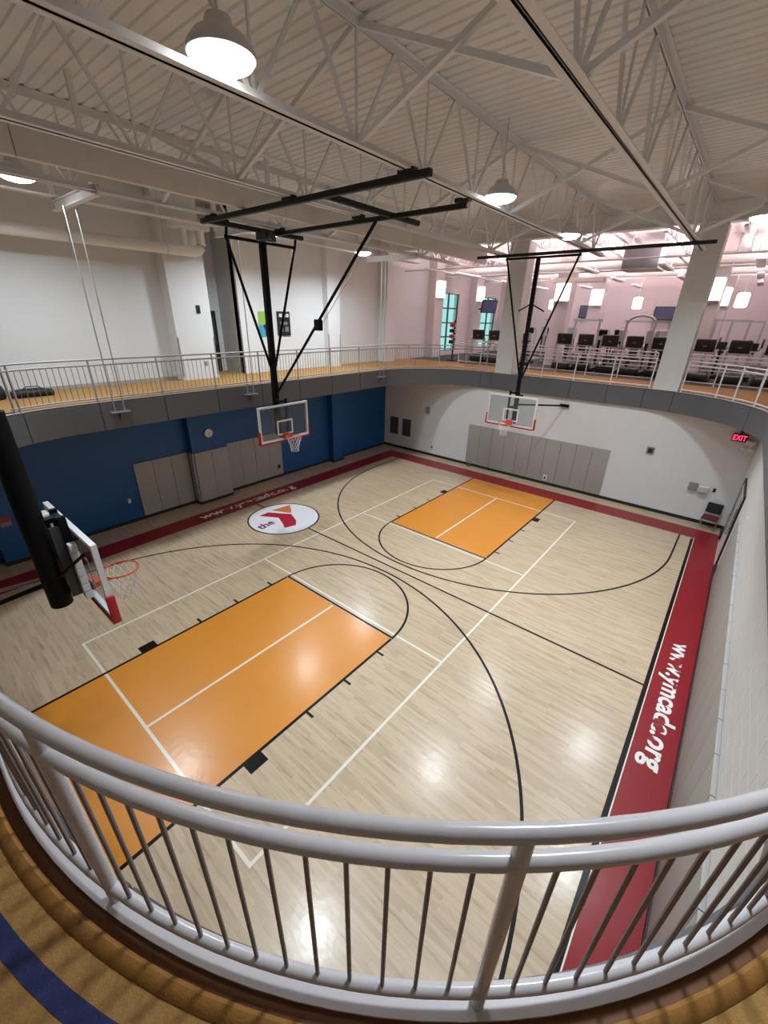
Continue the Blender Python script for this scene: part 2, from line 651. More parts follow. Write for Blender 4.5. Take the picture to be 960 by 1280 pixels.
# half-court line
mark(B(-3.55, CX - 0.03, -0.025, 0.025, 0, 0.003), 'half_court_line', BLACKP)
mark(B(-6.44, -5.98, -0.025, 0.025, 0, 0.003), 'half_court_line', BLACKP)
for sy in (-1, 1):
    # painted key
    ya, yb = sorted((sy * 2.27, sy * CY))
    mark(B(-1.78, 1.78, ya, yb, 0, 0.0015), 'key_paint', ORANGE)
    for sx in (-1, 1):
        xa, xb = sorted((sx * 1.78, sx * 1.835))
        mark(B(xa, xb, ya, yb, 0, 0.003), 'lane_line', BLACKP)
        # lane blocks and hash marks
        for yy, l, w in ((5.83, 0.32, 0.20), (4.70, 0.05, 0.16), (3.75, 0.05, 0.16), (2.76, 0.05, 0.16)):
            xa, xb = sorted((sx * 1.835, sx * (1.835 + w)))
            mark(B(xa, xb, sy * yy - l / 2, sy * yy + l / 2, 0, 0.003), 'lane_mark', BLACKP)
    yy = sy * 2.25
    mark(B(-1.835, 1.835, min(yy, yy - sy * 0.05), max(yy, yy - sy * 0.05), 0, 0.0031), 'free_throw_line', BLACKP)
    a0 = 0 if sy < 0 else PI
    mark(ribbon(arc_pts((0, sy * 2.25), 1.81, a0, a0 + PI, 48), 0.05, 0.003), 'free_throw_circle', BLACKP)
    # three-point line
    cen = (0, sy * 6.4)
    h0 = math.radians(10)
    pts = [(6.02, -8.06), (6.01, -7.0)] + arc_pts((0, -6.3), 6.0, 0, PI, 72) + [(-6.01, -7.0), (-6.02, -8.06)]
    pts = [(x, y if sy < 0 else -y) for x, y in pts]
    mark(ribbon(pts, 0.05, 0.0032), 'three_point_line', BLACKP)
# pickleball court
W2, L2, KZ = 3.048, 6.706, 2.134
lw = 0.05
mark(B(-W2, -W2 + lw, -L2, L2, 0, 0.0024), 'white_court_line', WHITEP)
mark(B(W2 - lw, W2, -L2, L2, 0, 0.0024), 'white_court_line', WHITEP)
for sy in (-1, 1):
    ya, yb = sorted((sy * L2, sy * (L2 - lw)))
    mark(B(-W2, W2, ya, yb, 0, 0.0022), 'white_court_line', WHITEP)
    ya, yb = sorted((sy * KZ, sy * (KZ - lw)))
    mark(B(-W2, W2, ya, yb, 0, 0.0022), 'white_court_line', WHITEP)
    ya, yb = sorted((sy * (KZ + 0.17), sy * (L2 - lw)))
    mark(B(-lw / 2, lw / 2, ya, yb, 0, 0.0026), 'white_court_line', WHITEP)


def text_mb(txt, x0, width, height, place, z0, z1, spacing=1.0, bold=0.028):
    """filled letters as MB; place(u, v) -> plan point; text spans u in [x0, x0+width], cap height height"""
    cu = bpy.data.curves.new('lettering', 'FONT')
    cu.body = txt
    cu.size = 1.0
    cu.space_character = spacing
    cu.resolution_u = 3
    cu.offset = bold
    ob = bpy.data.objects.new('lettering', cu)
    COL.objects.link(ob)
    bpy.context.view_layer.update()
    dg = bpy.context.evaluated_depsgraph_get()
    me = bpy.data.meshes.new_from_object(ob.evaluated_get(dg))
    bpy.data.objects.remove(ob)
    xs = [v.co.x for v in me.vertices]
    a, b = min(xs), max(xs)
    k = width / (b - a)
    kv = height / 0.72
    mb = MB()
    vs = []
    for v in me.vertices:
        u = x0 + (v.co.x - a) * k
        w = v.co.y * kv
        vs.append((u, w))
    mb.add([(*place(u, w), z1) for u, w in vs], [tuple(p.vertices) for p in me.polygons])
    bpy.data.meshes.remove(me)
    bpy.data.curves.remove(cu)
    return mb


mark(text_mb('www.ymcadc.org', -1.86, 3.72, 0.33, lambda u, w: (6.64 + w, -u), 0, 0.0028), 'border_lettering', LETTER)
mark(text_mb('www.ymcadc.org', -2.0, 4.05, 0.35, lambda u, w: (-6.70 - w, u), 0, 0.0028), 'border_lettering', LETTER)
# centre logo
LC = (-4.77, -0.05)
disc = mark(MB().poly(arc_pts(LC, 1.19, 0, 2 * PI, 63)[:-1], 0, 0.0016), 'logo_disc', LOGOW)
ring = ribbon(arc_pts(LC, 1.20, 0, 2 * PI, 64)[:-1], 0.05, 0.0034, closed=True)
ring.build('logo_ring', BLACKP, disc)


def lg(pts):
    return [(LC[0] - v, LC[1] + u) for u, v in pts]


MB().poly(lg([(-0.49, 0.75), (-0.10, 0.77), (0.13, 0.39), (0.36, 0.06), (0.15, -0.47), (-0.09, -0.74), (-0.46, -0.62), (-0.33, -0.38), (-0.12, 0.14)]),
          0, 0.0026).build('logo_letter', LOGOR, disc)
MB().poly(lg([(0.08, 0.82), (0.83, 0.70), (0.44, 0.14), (0.36, 0.22)]), 0, 0.0028).build('logo_triangle', LOGOO, disc)
text_mb('the', -1.06, 0.62, 0.34, lambda u, w: (LC[0] - (w - 0.16 + (u + 1.0) * 0.10), LC[1] + u), 0, 0.0028).build('logo_word', LOGOP, disc)

# ---------------- lower walls
wl = B(XL - 0.3, XL, YN, YF, 0, ZB - 0.02).build('wall_left', BLUE, kind='structure')
for y0, y1 in ((-1.38, -0.06), (5.36, 6.02), (-6.98, -6.0)):
    B(XL - 0.02, -7.87, y0, y1, 0, ZB - 0.02).build('pilaster', BLUE, wl)
wf = B(XL - 0.3, XR + 0.3, YF, YF + 0.25, 0, ZB - 0.02).build('wall_far', WHITE_WALL, kind='structure')
wn = B(XL - 0.3, XR + 0.3, YN - 0.25, YN, 0, ZB - 0.02).build('wall_near', WHITE_WALL, kind='structure')
wr = B(XR, XR + 0.3, YN, YF, 0, ZB - 0.02).build('wall_right', WHITE_WALL, kind='structure')
# block courses standing proud of the joints on the right wall
blk = B(0, 0.012, 0.0025, 0.4035, 0.0025, 0.2005)
proto = None
for r in range(8):
    for c in range(26):
        y = -6.6 + c * 0.406 + (0.203 if r % 2 else 0)
        z = 2.03 + r * 0.203
        if proto is None:
            proto = blk.build('concrete_block', WHITE_WALL, wr, local=True)
            b_ = proto
        else:
            b_ = proto.copy()
            COL.objects.link(b_)
        off = Vector(wr.location)
        b_.location = Vector((XR - 0.005, y, z)) - off

# ---------------- baseboards
bl = MB()
bl.box(XL, XL + 0.02, YN, YF - 0.02, 0, 0.11)
for y0, y1 in ((-1.38, -0.06), (5.36, 6.02), (-6.98, -6.0)):
    bl.box(XL, -7.85, y0 - 0.02, y1 + 0.02, 0, 0.11)
bl.build('baseboard_left', BASEB, kind='structure')
B(XL, XR, YF - 0.02, YF, 0, 0.12).build('baseboard_far', BASEB, kind='structure')
br_ = MB()
br_.box(XR - 0.075, XR, YN, 6.3, 0, 0.10)
br_.box(XR - 0.075, XR, 8.55, YF - 0.02, 0, 0.12)
br_.build('baseboard_right', BASEB, kind='structure')

# ---------------- wall pads, each panel a thing
def pads(axis, face, a0, a1, n, z0, z1, label, group):
    w = (a1 - a0) / n
    for i in range(n):
        p, q = a0 + i * w + 0.004, a0 + (i + 1) * w - 0.004
        if axis == 'x+':      # on left wall, facing +x
            mb = B(face, face + 0.05, p, q, z0, z1)
        elif axis == 'x-':
            mb = B(face - 0.055, face, p, q, z0, z1)
        else:
            mb = B(p, q, face - 0.05, face, z0, z1)
        mb.build('wall_pad', PADM, label=label, cat='wall pad', group=group, bevel=0.012, smooth=True)


pads('x+', XL, -3.24, -1.44, 3, 0.12, 1.95, 'grey vinyl wall pad on blue wall beside the clock pilaster', 'pads left of the clock pilaster')
pads('x+', -7.87, -1.36, -0.08, 2, 0.12, 1.95, 'grey vinyl pad on the pilaster face under the clock', 'pads on the clock pilaster')
B(-8.13, -7.83, -1.43, -1.382, 0.12, 1.95).build('wall_pad', PADM, label='narrow grey vinyl pad on the side of the clock pilaster', cat='wall pad', bevel=0.012, smooth=True)
pads('x+', XL, -0.03, 2.58, 4, 0.12, 1.95, 'grey vinyl wall pad behind the side court hoop on blue wall', 'pads behind the side hoop')
pads('y-', YF, -3.05, 3.05, 10, 0.13, 1.98, 'grey vinyl wall pad on white end wall under the hoop', 'pads on the white end wall')
pads('x-', XR, -6.6, 5.4, 20, 0.10, 1.98, 'grey vinyl wall pad along white block wall beside red border', 'pads along the block wall')

# ---------------- balcony / running track slab
OUTX0, OUTX1, OUTY0, OUTY1 = -8.6, 9.6, -10.5, 11.95


def to_rect(p):
    cx, cy = 0.6, 0.76
    dx, dy = p[0] - cx, p[1] - cy
    t = min(((OUTX1 - cx) / dx) if dx > 1e-9 else 1e9, ((OUTX0 - cx) / dx) if dx < -1e-9 else 1e9,
            ((OUTY1 - cy) / dy) if dy > 1e-9 else 1e9, ((OUTY0 - cy) / dy) if dy < -1e-9 else 1e9)
    return (cx + dx * t, cy + dy * t)


NP = 400
inner = [at(TOTAL * i / NP, 0.0) for i in range(NP)]
outer = [to_rect(p) for p in inner]
for cpt in ((OUTX0, OUTY0), (OUTX1, OUTY0), (OUTX0, OUTY1), (OUTX1, OUTY1)):
    k = min(range(NP), key=lambda i: math.hypot(outer[i][0] - cpt[0], outer[i][1] - cpt[1]))
    outer[k] = cpt
track = MB().strip(inner, outer, ZB, ZF, closed=True).build('floor_running_track', TRACK, kind='structure',
        label='ochre rubber running track circling above the court')


def loop(off):
    return [at(TOTAL * i / NP, off) for i in range(NP)]


MB().strip(loop(-0.03), loop(0.045), ZF, ZF + 0.018, closed=True).build('rail_plate', RAILM, track)
MB().strip(loop(0.045), loop(0.085), ZF, ZF + 0.006, closed=True).build('edge_strip', BROWN, track)
# rounded curb roll
prof = [(0.085, 0.004), (0.088, 0.022), (0.10, 0.030), (0.118, 0.026), (0.135, 0.010), (0.14, 0.003)]
cv = MB()
rows = [loop(o_) for o_, _ in prof]
vs = [(*rows[k][i], ZF + prof[k][1]) for k in range(len(prof)) for i in range(NP)]
fs = []
for k in range(len(prof) - 1):
    for i in range(NP):
        j = (i + 1) % NP
        fs.append((k * NP + i, k * NP + j, (k + 1) * NP + j, (k + 1) * NP + i))
cv.add(vs, fs)
cv.build('curb_roll', CURB, track, smooth=True)
MB().strip(loop(0.225), loop(0.285), ZF, ZF + 0.002, closed=True).build('lane_line', BLUELN, track)

# fascia: backing strip with separate panels between the posts
trim1 = MB().strip(loop(-0.035), loop(0.0), ZB, ZF + 0.004, closed=True).build('trim_1', FASCD, kind='structure',
        label='dark steel edge behind the grey balcony fascia panels')

NEAR_POST0 = s_arc(1, -73.9)
near_posts = [NEAR_POST0 + 1.37 * k for k in range(-3, 8)]
left_post_y = [-5.97 + 1.56 * k for k in range(0, 8)]
left_posts = [s_left_y(y) for y in left_post_y if y < 6.12]
sJ = s_arc(5, 180 - 8)
corner_posts = [s_arc(5, a) for a in (172, 152, 128, 108)]
far_joint = [s_far_x(x) for x in (-2.2, -1.0, 1.1, 2.42, 3.62)]
right_joint = [s_arc(3, a) for a in (75, 48, 22)] + [s_right_y(y) for y in (6.0, 4.5, 3.0)]
joints = sorted([s % TOTAL for s in near_posts + left_posts + corner_posts[:1] + far_joint + right_joint[:1] + [s_arc(5, 95), s_arc(3, 30), s_right_y(4.6)]])
extra = []
for i, a in enumerate(joints):
    b = joints[(i + 1) % len(joints)] + (TOTAL if i == len(joints) - 1 else 0)
    gap = b - a
    if gap > 4.6:
        n = int(round(gap / 1.6))
        extra += [(a + gap * k / n) % TOTAL for k in range(1, n)]
joints = sorted(joints + extra)
for i, a in enumerate(joints):
    b = joints[(i + 1) % len(joints)] + (TOTAL if i == len(joints) - 1 else 0)
    if b - a < 0.15:
        continue
    P = path(a + 0.010, b - 0.010, -0.055)
    Q = path(a + 0.010, b - 0.010, -0.035)
    MB().strip(P, Q, ZB - 0.01, ZF - 0.02).build('fascia_panel', FASC, trim1)

# ---------------- fitness-room floor, upper walls, ceiling
YB = 25.0
B(-8.8, 9.8, 11.95, YB, ZF - 0.4, ZF).build('floor_fitness_room', GREYFL, kind='structure', label='dark grey rubber floor of the fitness room beyond the track')

ul = MB()
UX = -8.55
top = ZD + 0.1
for y0, y1, x in ((-10.5, 0.02, UX), (1.42, 5.5, -8.35), (5.5, 14.6, UX)):
    ul.box(x - 0.3, x, y0, y1, ZF, top)
ul.box(UX - 0.3, UX, -10.5, 14.6, top - 0.02, top + 0.3)
wul = ul.build('wall_upper_left', WHITE_BLOCK, kind='structure')
# wall with windows further along
wfl = MB()
WIN = [(14.75, 16.85), (19.75, 21.95), (23.2, 24.6)]
WZ0, WZ1 = 4.62, 7.76
prev = 14.6
for y0, y1 in WIN:
    wfl.box(UX - 0.3, UX + 0.05, prev, y0, ZF, top)
    wfl.box(UX - 0.3, UX + 0.05, y0, y1, ZF, WZ0)
    wfl.box(UX - 0.3, UX + 0.05, y0, y1, WZ1, top)
    prev = y1
wfl.box(UX - 0.3, UX + 0.05, prev, YB, ZF, top)
wfl.build('wall_window_side', PINKW, kind='structure')
for k, (y0, y1) in enumerate(WIN):
    w = thing('window_%d' % (k + 1), (UX, (y0 + y1) / 2, WZ0), None, None, kind='structure')
    ny = 2
    nz = 4
    for i in range(ny + 1):
        y = y0 + (y1 - y0) * i / ny
        wdt = 0.04
        B(UX - 0.10, UX - 0.02, max(y0, y - wdt), min(y1, y + wdt), WZ0, WZ1).build('mullion', MULL, w)
    for j in range(nz + 1):
        z = WZ0 + (WZ1 - WZ0) * j / nz
        B(UX - 0.10, UX - 0.02, y0, y1, max(WZ0, z - 0.035), min(WZ1, z + 0.035)).build('transom', MULL, w)
    for i in range(ny):
        for j in range(nz):
            ya, yb = y0 + (y1 - y0) * i / ny + 0.04, y0 + (y1 - y0) * (i + 1) / ny - 0.04
            za, zb = WZ0 + (WZ1 - WZ0) * j / nz + 0.03, WZ0 + (WZ1 - WZ0) * (j + 1) / nz - 0.03
            B(UX - 0.07, UX - 0.06, ya, yb, za, zb).build('pane', GLASSW, w)
# pilasters on the upper-left wall
for y0, y1, xf, m in ((-1.12, 0.14, -8.05, WHITE_WALL), (5.45, 6.15, -8.05, WHITE_WALL), (9.35, 10.1, -8.05, WHITE_WALL), (13.5, 14.35, -8.05, PINKW), (18.1, 19.0, -8.05, PINKW), (22.4, 23.1, -8.05, PINKW)):
    pl = B(UX - 0.05, xf, y0, y1, ZF, ZD).build('trim_%d' % (2 + int(y0 + 2)), m, kind='structure')
    if y0 < 7:
        for yy in (y0 - 0.004, y1 - 0.036):
            B(xf - 0.04, xf + 0.004, yy, yy + 0.04, ZF + 0.12, ZF + 1.32).build('corner_guard', STEEL, pl, label='steel corner guard')
B(UX, UX + 0.012, -10.4, -1.12, ZF, ZF + 0.10).build('baseboard_upper_left', mat('grey_base', (0.4, 0.38, 0.36), 0.6), kind='structure')
# corridor recess behind the opening
rc = MB()
rc.box(-9.9, -8.36, -0.25, 0.02, ZF, top)
rc.box(-9.9, -8.36, 1.42, 1.70, ZF, top)
rc.box(-9.9, -9.65, 0.02, 1.42, ZF, top)
rc.build('wall_corridor', GREYWALL, kind='structure')
B(-9.65, -8.6, 0.02, 1.42, ZF - 0.3, ZF).build('floor_corridor', TRACK, kind='structure')
B(-9.9, UX - 0.3, -0.25, 1.7, top, top + 0.2).build('ceiling_corridor', GREYWALL, kind='structure')
d = thing('door_1', (-9.64, 0.75, ZF), None, None, kind='structure')
B(-9.65, -9.60, 0.40, 1.20, ZF, ZF + 2.12).build('door_leaf', PLASTB, d)
B(-9.60, -9.59, 0.52, 1.08, ZF + 1.0, ZF + 1.95).build('pane', mat('dark_door_glass', (0.10, 0.105, 0.11), 0.15), d)
B(-9.59, -9.54, 0.50, 1.10, ZF + 0.92, ZF + 0.98).build('push_bar', PLASTB, d)

B(-8.9, 9.9, YB, YB + 0.3, ZF, top).build('wall_fitness_far', PINKW, kind='structure')
B(9.6, 9.9, -10.6, YB, ZF, top).build('wall_upper_right', WHITE_WALL, kind='structure')
B(-8.9, 9.9, -10.8, -10.5, ZB, top).build('wall_upper_near', WHITE_BLOCK, kind='structure')

# ribbed roof deck, ribs along x
dk = MB()
pitch = 0.20
y = -10.8
prof = []
while y < YB + 0.3:
    prof += [(y, ZD + 0.022), (y + 0.03, ZD + 0.022), (y + 0.05, ZD), (y + 0.18, ZD)]
    y += pitch
prof.append((y, ZD + 0.022))
vs = [(x, a, b) for x in (-8.9, 9.9) for a, b in prof]
n = len(prof)
dk.add(vs, [(i, i + 1, n + i + 1, n + i) for i in range(n - 1)])
dk.box(-8.9, 9.9, -10.8, YB + 0.3, ZD + 0.10, ZD + 0.2)
dk.build('ceiling', DECK, kind='structure', label='white painted ribbed steel roof deck')

# header over the far columns and columns
hd = MB()
hd.box(-8.5, 9.6, 9.30, 9.50, 9.12, ZD)
hd.box(-8.5, 9.6, 9.22, 9.58, 9.10, 9.14)
hd.box(-8.5, 9.6, 9.22, 9.58, ZD - 0.04, ZD)
hd.build('trim_30', STEELW, kind='structure', label='white steel header beam above the columns')
CG = mat('column_paint', (0.66, 0.68, 0.67), 0.5)
n_col = 40
for cx in (-1.73, 4.20):
    for cy, m in ((9.80, CG), (15.4, PINKW), (21.3, PINKW)):
        if cy < 10:
            B(cx - 0.37, cx + 0.37, cy - 0.34, cy + 0.34, ZF, 9.10).build('trim_%d' % n_col, m, kind='structure', label='square white column on the track edge', bevel=0.01)
        else:
            B(cx - 0.36, cx + 0.36, cy - 0.36, cy + 0.36, ZF, ZD).build('trim_%d' % n_col, m, kind='structure', label='square pale column inside the fitness room')
        n_col += 1

# ---------------- door in the right wall by the far corner
d2 = thing('door_2', (XR - 0.02, 7.45, 0), None, None, kind='structure')
for y0, y1 in ((6.5, 7.42), (7.46, 8.38)):
    lf = B(XR - 0.035, XR, y0, y1, 0.01, 2.1).build('door_leaf', PLASTW, d2)
    B(XR - 0.04, XR - 0.036, y0 + 0.12, y1 - 0.12, 1.0, 1.95).build('pane', mat('grey_door_glass', (0.16, 0.17, 0.18), 0.12), lf)
    B(XR - 0.11, XR - 0.06, y0 + 0.1, y1 - 0.1, 0.95, 1.02).build('push_bar', STEEL, lf)
for y0, y1, z0, z1 in ((6.42, 6.49, 0, 2.2), (8.39, 8.46, 0, 2.2), (6.49, 8.39, 2.12, 2.2)):
    B(XR - 0.05, XR, y0, y1, z0, z1).build('door_frame', PLASTB, d2)


# ================================================================== RAILINGS
ZT, ZM, ZL = ZF + 0.985, ZF + 0.865, ZF + 0.10


def rail3(pts, z):
    return [(p[0], p[1], z) for p in pts]


BAL = MB().tube((0, 0, 0), (0, 0, ZM - ZL), 0.0072, 8)
balmesh = [None]


GREYRAIL = mat('grey_rail_paint', (0.34, 0.335, 0.34), 0.35, var=0.06)


def railing(name, label, s0, s1, posts, bals, group=None, rm=RAILM):
    p = at((s0 + s1) / 2)
    t = thing(name, (p[0], p[1], ZF), label, 'railing', group)
    P = path(s0, s1, 0.0, 0.12)
    MB().sweep(rail3(P, ZT), 0.0225, 14).build('top_rail', rm, t, smooth=True)
    MB().sweep(rail3(P, ZM), 0.0225, 14).build('middle_rail', rm, t, smooth=True)
    MB().sweep(rail3(P, ZL), 0.021, 12).build('bottom_rail', rm, t, smooth=True)
    for s in posts:
        q = at(s)
        pb = MB()
        pb.tube((q[0], q[1], ZF + 0.015), (q[0], q[1], ZT), 0.023, 14)
        o = pb.build('post', rm, t, smooth=True)
    for s in bals:
        if min([abs(s - a) for a in posts] + [9]) < 0.04:
            continue
        q = at(s)
        if balmesh[0] is None:
            o = BAL.build('baluster', BALM, t, smooth=True, local=True)
            balmesh[0] = o
        else:
            o = balmesh[0].copy()
            COL.objects.link(o)
            o.parent = t
        o.location = Vector((q[0], q[1], ZL)) - Vector(t.location)
    return t


def bal_range(posts, s0, s1, n_between):
    out = []
    ps = sorted(posts)
    for a, b in zip(ps[:-1], ps[1:]):
        n = max(1, int(round((b - a) / n_between)))
        out += [a + (b - a) * k / n for k in range(1, n)]
    return [s for s in out if s0 <= s <= s1]


npz = near_posts
railing('guard_railing', 'glossy pale grey curved railing with thin balusters at the near track corner', npz[0] - 0.05, npz[-1] + 0.05, npz,
        bal_range(npz, npz[0], npz[-1], 0.108))
lp = sorted(left_posts + corner_posts + [s_left_y(-7.2) if False else s_left_y(-4.88) * 0 + s_of(7, dist=1.2)])
s_end_col = s_far_x(-2.08)
s_left_start = s_end_col
lps = sorted([s for s in lp]) + []
lps = sorted(set([s_arc(5, 92)] + lps))
railing('guard_railing', 'grey balustered railing along the blue-walled side of the track', s_arc(5, 91), s_of(7, dist=1.25), lps,
        bal_range([s for s in lps if s > s_arc(5, 127)], 0, 1e9, 0.118), rm=GREYRAIL)
fp = [s_far_x(x) for x in (3.72, 2.45, 1.15, -0.1, -1.27)]
railing('guard_railing', 'white pipe railing between the two columns on the track edge', fp[0] - 0.03, fp[-1] + 0.03, fp, [])
rp = [s_far_x(4.66 - 1.0 * k) for k in ()] + [s_right_y(1.0), s_right_y(2.6), s_right_y(4.2), s_right_y(5.7), s_arc(3, 12), s_arc(3, 30), s_arc(3, 44), s_arc(3, 54), s_arc(3, 72.5)]
railing('guard_railing', 'white pipe railing curving away from the column towards the exit corner', rp[0] - 0.03, rp[-1] + 0.02, rp, [])


def straight_rail(x0, x1, y, n, label):
    t = thing('guard_railing', ((x0 + x1) / 2, y, ZF), label, 'railing')
    for z in (ZF + 1.06, ZF + 0.93, ZF + 0.12, ZF + 0.55):
        MB().tube((x0, y, z), (x1, y, z), 0.022 if z > ZF + 0.9 else 0.016, 10).build('rail', STEELW, t, smooth=True)
    for i in range(n + 1):
        x = x0 + (x1 - x0) * i / n
        MB().tube((x, y, ZF), (x, y, ZF + 1.06), 0.022, 10).build('post', STEELW, t, smooth=True)


straight_rail(-5.3, 3.4, 11.85, 7, 'white pipe railing between the track and the treadmill row')
straight_rail(4.1, 9.3, 11.85, 4, 'white pipe railing before the machines beyond the column')


# ================================================================== ROOF STEEL
JX = [-4.19, -1.42, 1.35, 4.12, 6.89]
JL = ['white open-web roof joist meeting the hanger beams on the blue wall side', 'white open-web roof joist running beside the flat beige beam',
      'white open-web roof joist carrying the lit central lamp row', 'white open-web roof joist meeting the column by the fitness room',
      'white open-web roof joist above the block wall side']
ZC0 = 8.40
JY0, JY1 = -10.45, 9.22
for k, jx in enumerate(JX):
    t = thing('roof_joist', (jx, 0, ZC0), JL[k], 'roof joist', 'open-web joists under the deck')
    b = MB()
    for s in (-1, 1):
        b.box(jx + s * 0.012, jx + s * 0.105, JY0, JY1, ZC0, ZC0 + 0.012)
        b.box(jx + s * 0.012, jx + s * 0.024, JY0, JY1, ZC0, ZC0 + 0.10)
    b.build('bottom_chord', STEELW, t)
    b = MB()
    for s in (-1, 1):
        b.box(jx + s * 0.012, jx + s * 0.09, JY0, JY1 + 0.06, ZD - 0.012, ZD - 0.001)
        b.box(jx + s * 0.012, jx + s * 0.026, JY0, JY1 + 0.06, ZD - 0.10, ZD - 0.001)
    b.build('top_chord', STEELW, t)
    pan = 1.55
    node = -5.92
    while node - pan > JY0:
        node -= pan
    y = node
    while y < JY1:
        for dy, r in ((-pan / 2, 0.021), (pan / 2, 0.021), (0.0, 0.014)):
            yy = y + dy
            if JY0 < yy < JY1:
                MB().beam((jx, y + dy * 0.04, ZC0 + 0.04), (jx, yy, ZD - 0.03), r * 2.0, r * 2.0).build('web', STEELW, t)
        y += pan
    if k < len(JX) - 1:
        nx = JX[k + 1]
        for yy in (-7.45, -2.80, 1.87, 6.5):
            MB().beam((jx, yy, ZC0 + 0.04), (nx, yy, ZD - 0.05), 0.065, 0.065).build('bridging', STEELW, t)
            MB().beam((jx, yy + 0.04, ZD - 0.05), (nx, yy + 0.04, ZC0 + 0.04), 0.065, 0.065).build('bridging', STEELW, t)
# joists of the fitness room
for k, jx in enumerate((-7.0, -4.2, -1.4, 0.5, 2.95, 4.95, 6.9)):
    t = thing('roof_joist', (jx, 17, 9.0), 'white open-web joist over the fitness room', 'roof joist', 'fitness room joists')
    B(jx - 0.05, jx + 0.05, 9.6, YB, 9.0, 9.06).build('bottom_chord', STEELW, t)
    B(jx - 0.05, jx + 0.05, 9.6, YB, ZD - 0.08, ZD - 0.002).build('top_chord', STEELW, t)
    y = 10.2
    while y < YB - 1.0:
        MB().beam((jx, y, ZD - 0.05), (jx, y + 0.5, 9.03), 0.03, 0.03).build('web', STEELW, t)
        MB().beam((jx, y + 0.5, 9.03), (jx, y + 1.0, ZD - 0.05), 0.03, 0.03).build('web', STEELW, t)
        y += 1.0

# deep beige beam slung between the joists
dt = thing('roof_beam', (-2.96, 0, 8.39), 'deep flat beige beam slung along the roof between the joists', 'beam')
y = -10.3
while y < 9.1:
    y2 = min(y + 4.85, 9.15)
    B(-3.03, -2.9, y + 0.004, y2 - 0.004, 8.395, 8.77).build('beam_section', DUCTM, dt, bevel=0.012, smooth=True)
    y = y2
for yy in (-8, -4.5, -1, 2.5, 6):
    B(-3.0, -2.93, yy - 0.04, yy + 0.04, 8.765, ZD).build('hanger_strap', STEELW, dt)
# white pipe along the upper-left wall
pp = thing('insulated_pipe', (-7.6, -4, 7.9), 'fat white insulated pipe running along the upper wall', 'pipe')
MB().tube((-7.6, -10.3, 8.02), (-7.6, -0.35, 8.05), 0.14, 20).build('pipe_run', PIPEW, pp, smooth=True)
bend = [(-7.6, -0.35, 8.05)] + [(-7.6, -0.35 + 0.24 * math.sin(a), 8.29 - 0.24 * math.cos(a)) for a in [PI / 2 * i / 6 for i in range(1, 7)]] + [(-7.6, -0.11, 8.75)]
MB().sweep(bend, 0.125, 18).build('pipe_elbow', PIPEW, pp, smooth=True)
MB().tube((-7.6, -0.62, 8.05), (-7.6, -0.62, 8.75), 0.09, 16).build('pipe_branch', PIPEW, pp, smooth=True)
B(-7.85, -7.35, -0.95, 0.1, 8.60, 8.80).build('pipe_header', PIPEW, pp, bevel=0.02)
for yy in (-8.2, -5.0, -3.6, -1.2):
    MB().sweep([(-7.6 + 0.145 * math.cos(a), yy, 8.03 + 0.145 * math.sin(a)) for a in [2 * PI * i / 20 for i in range(20)]], 0.012, 6, closed=True).build('pipe_clamp', STEEL, pp)
    MB().tube((-7.6, yy, 8.17), (-7.6, yy, ZD), 0.008, 6).build('hanger_rod', STEEL, pp)
# conduits
for xx, zz, y0, y1, r, lb in ((-6.15, 8.56, -10.2, 9.2, 0.022, 'thin white conduit over the hanger beams, nearer the lamps'),
                               (-6.30, 8.56, -10.2, 9.2, 0.022, 'thin white conduit over the hanger beams, nearer the fat pipe'),
                               (-4.02, 9.20, -10.3, 2.0, 0.03, 'white conduit high between joist and deck'),
                               (-2.6, 9.30, -3.0, 9.2, 0.025, 'white conduit above the beige beam')):
    MB().tube((xx, y0, zz), (xx, y1, zz), r, 10).build('conduit', STEELW, label=lb, cat='conduit', smooth=True)

# hanger rods holding the balcony, with their cross beams and brackets
RB = ['steel rod pair hanging the balcony by the gym bags', 'steel rod pair hanging the balcony behind the side hoop mast', 'steel rod pair hanging the balcony by the rounded corner']
for k, yy in enumerate((-4.02, -0.22, 6.2)):
    rx = -5.68
    t = thing('balcony_hanger', (rx, yy, 4.10), RB[k], 'hanger rods', 'balcony hangers')
    for dy in (-0.11, 0.11):
        MB().tube((rx, yy + dy, 4.12), (rx, yy + dy, 8.34), 0.014, 10).build('rod', STEEL, t, smooth=True)
        MB().tube((rx, yy + dy, 8.18), (rx, yy + dy, 8.34), 0.024, 10).build('turnbuckle', STEEL, t, smooth=True)
    B(rx - 0.11, rx + 0.07, yy - 0.22, yy + 0.22, 4.10, 4.125).build('bracket_plate', STEEL, t)
    g = MB()
    g.poly([(0, 0), (1, 0), (0, 1)], 0, 1)
    MB().add([(-5.77, yy - 0.012, 4.10), (-5.60, yy - 0.012, 4.10), (-5.77, yy - 0.012, 3.82), (-5.77, yy + 0.012, 4.10), (-5.60, yy + 0.012, 4.10), (-5.77, yy + 0.012, 3.82)],
             [(0, 1, 2), (3, 5, 4), (0, 3, 4, 1), (1, 4, 5, 2), (2, 5, 3, 0)]).build('gusset', FASC, t)
    xe = -4.75 if k == 1 else -4.1
    b = MB()
    b.box(-6.55, xe, yy - 0.06, yy + 0.06, 8.34, 8.36)
    b.box(-6.55, xe, yy - 0.006, yy + 0.006, 8.36, 8.50)
    b.box(-6.55, xe, yy - 0.06, yy + 0.06, 8.50, 8.52)
    b.build('cross_beam', STEELW, t)
    MB().beam((-6.5, yy, 8.52), (-6.5, yy, ZD), 0.10, 0.10).build('beam_strut', STEELW, t)
    MB().beam((xe - 0.2, yy + 0.02, 8.40), (xe - 0.2, yy + 0.02, 8.56), 0.10, 0.10).build('beam_clip', STEELW, t)


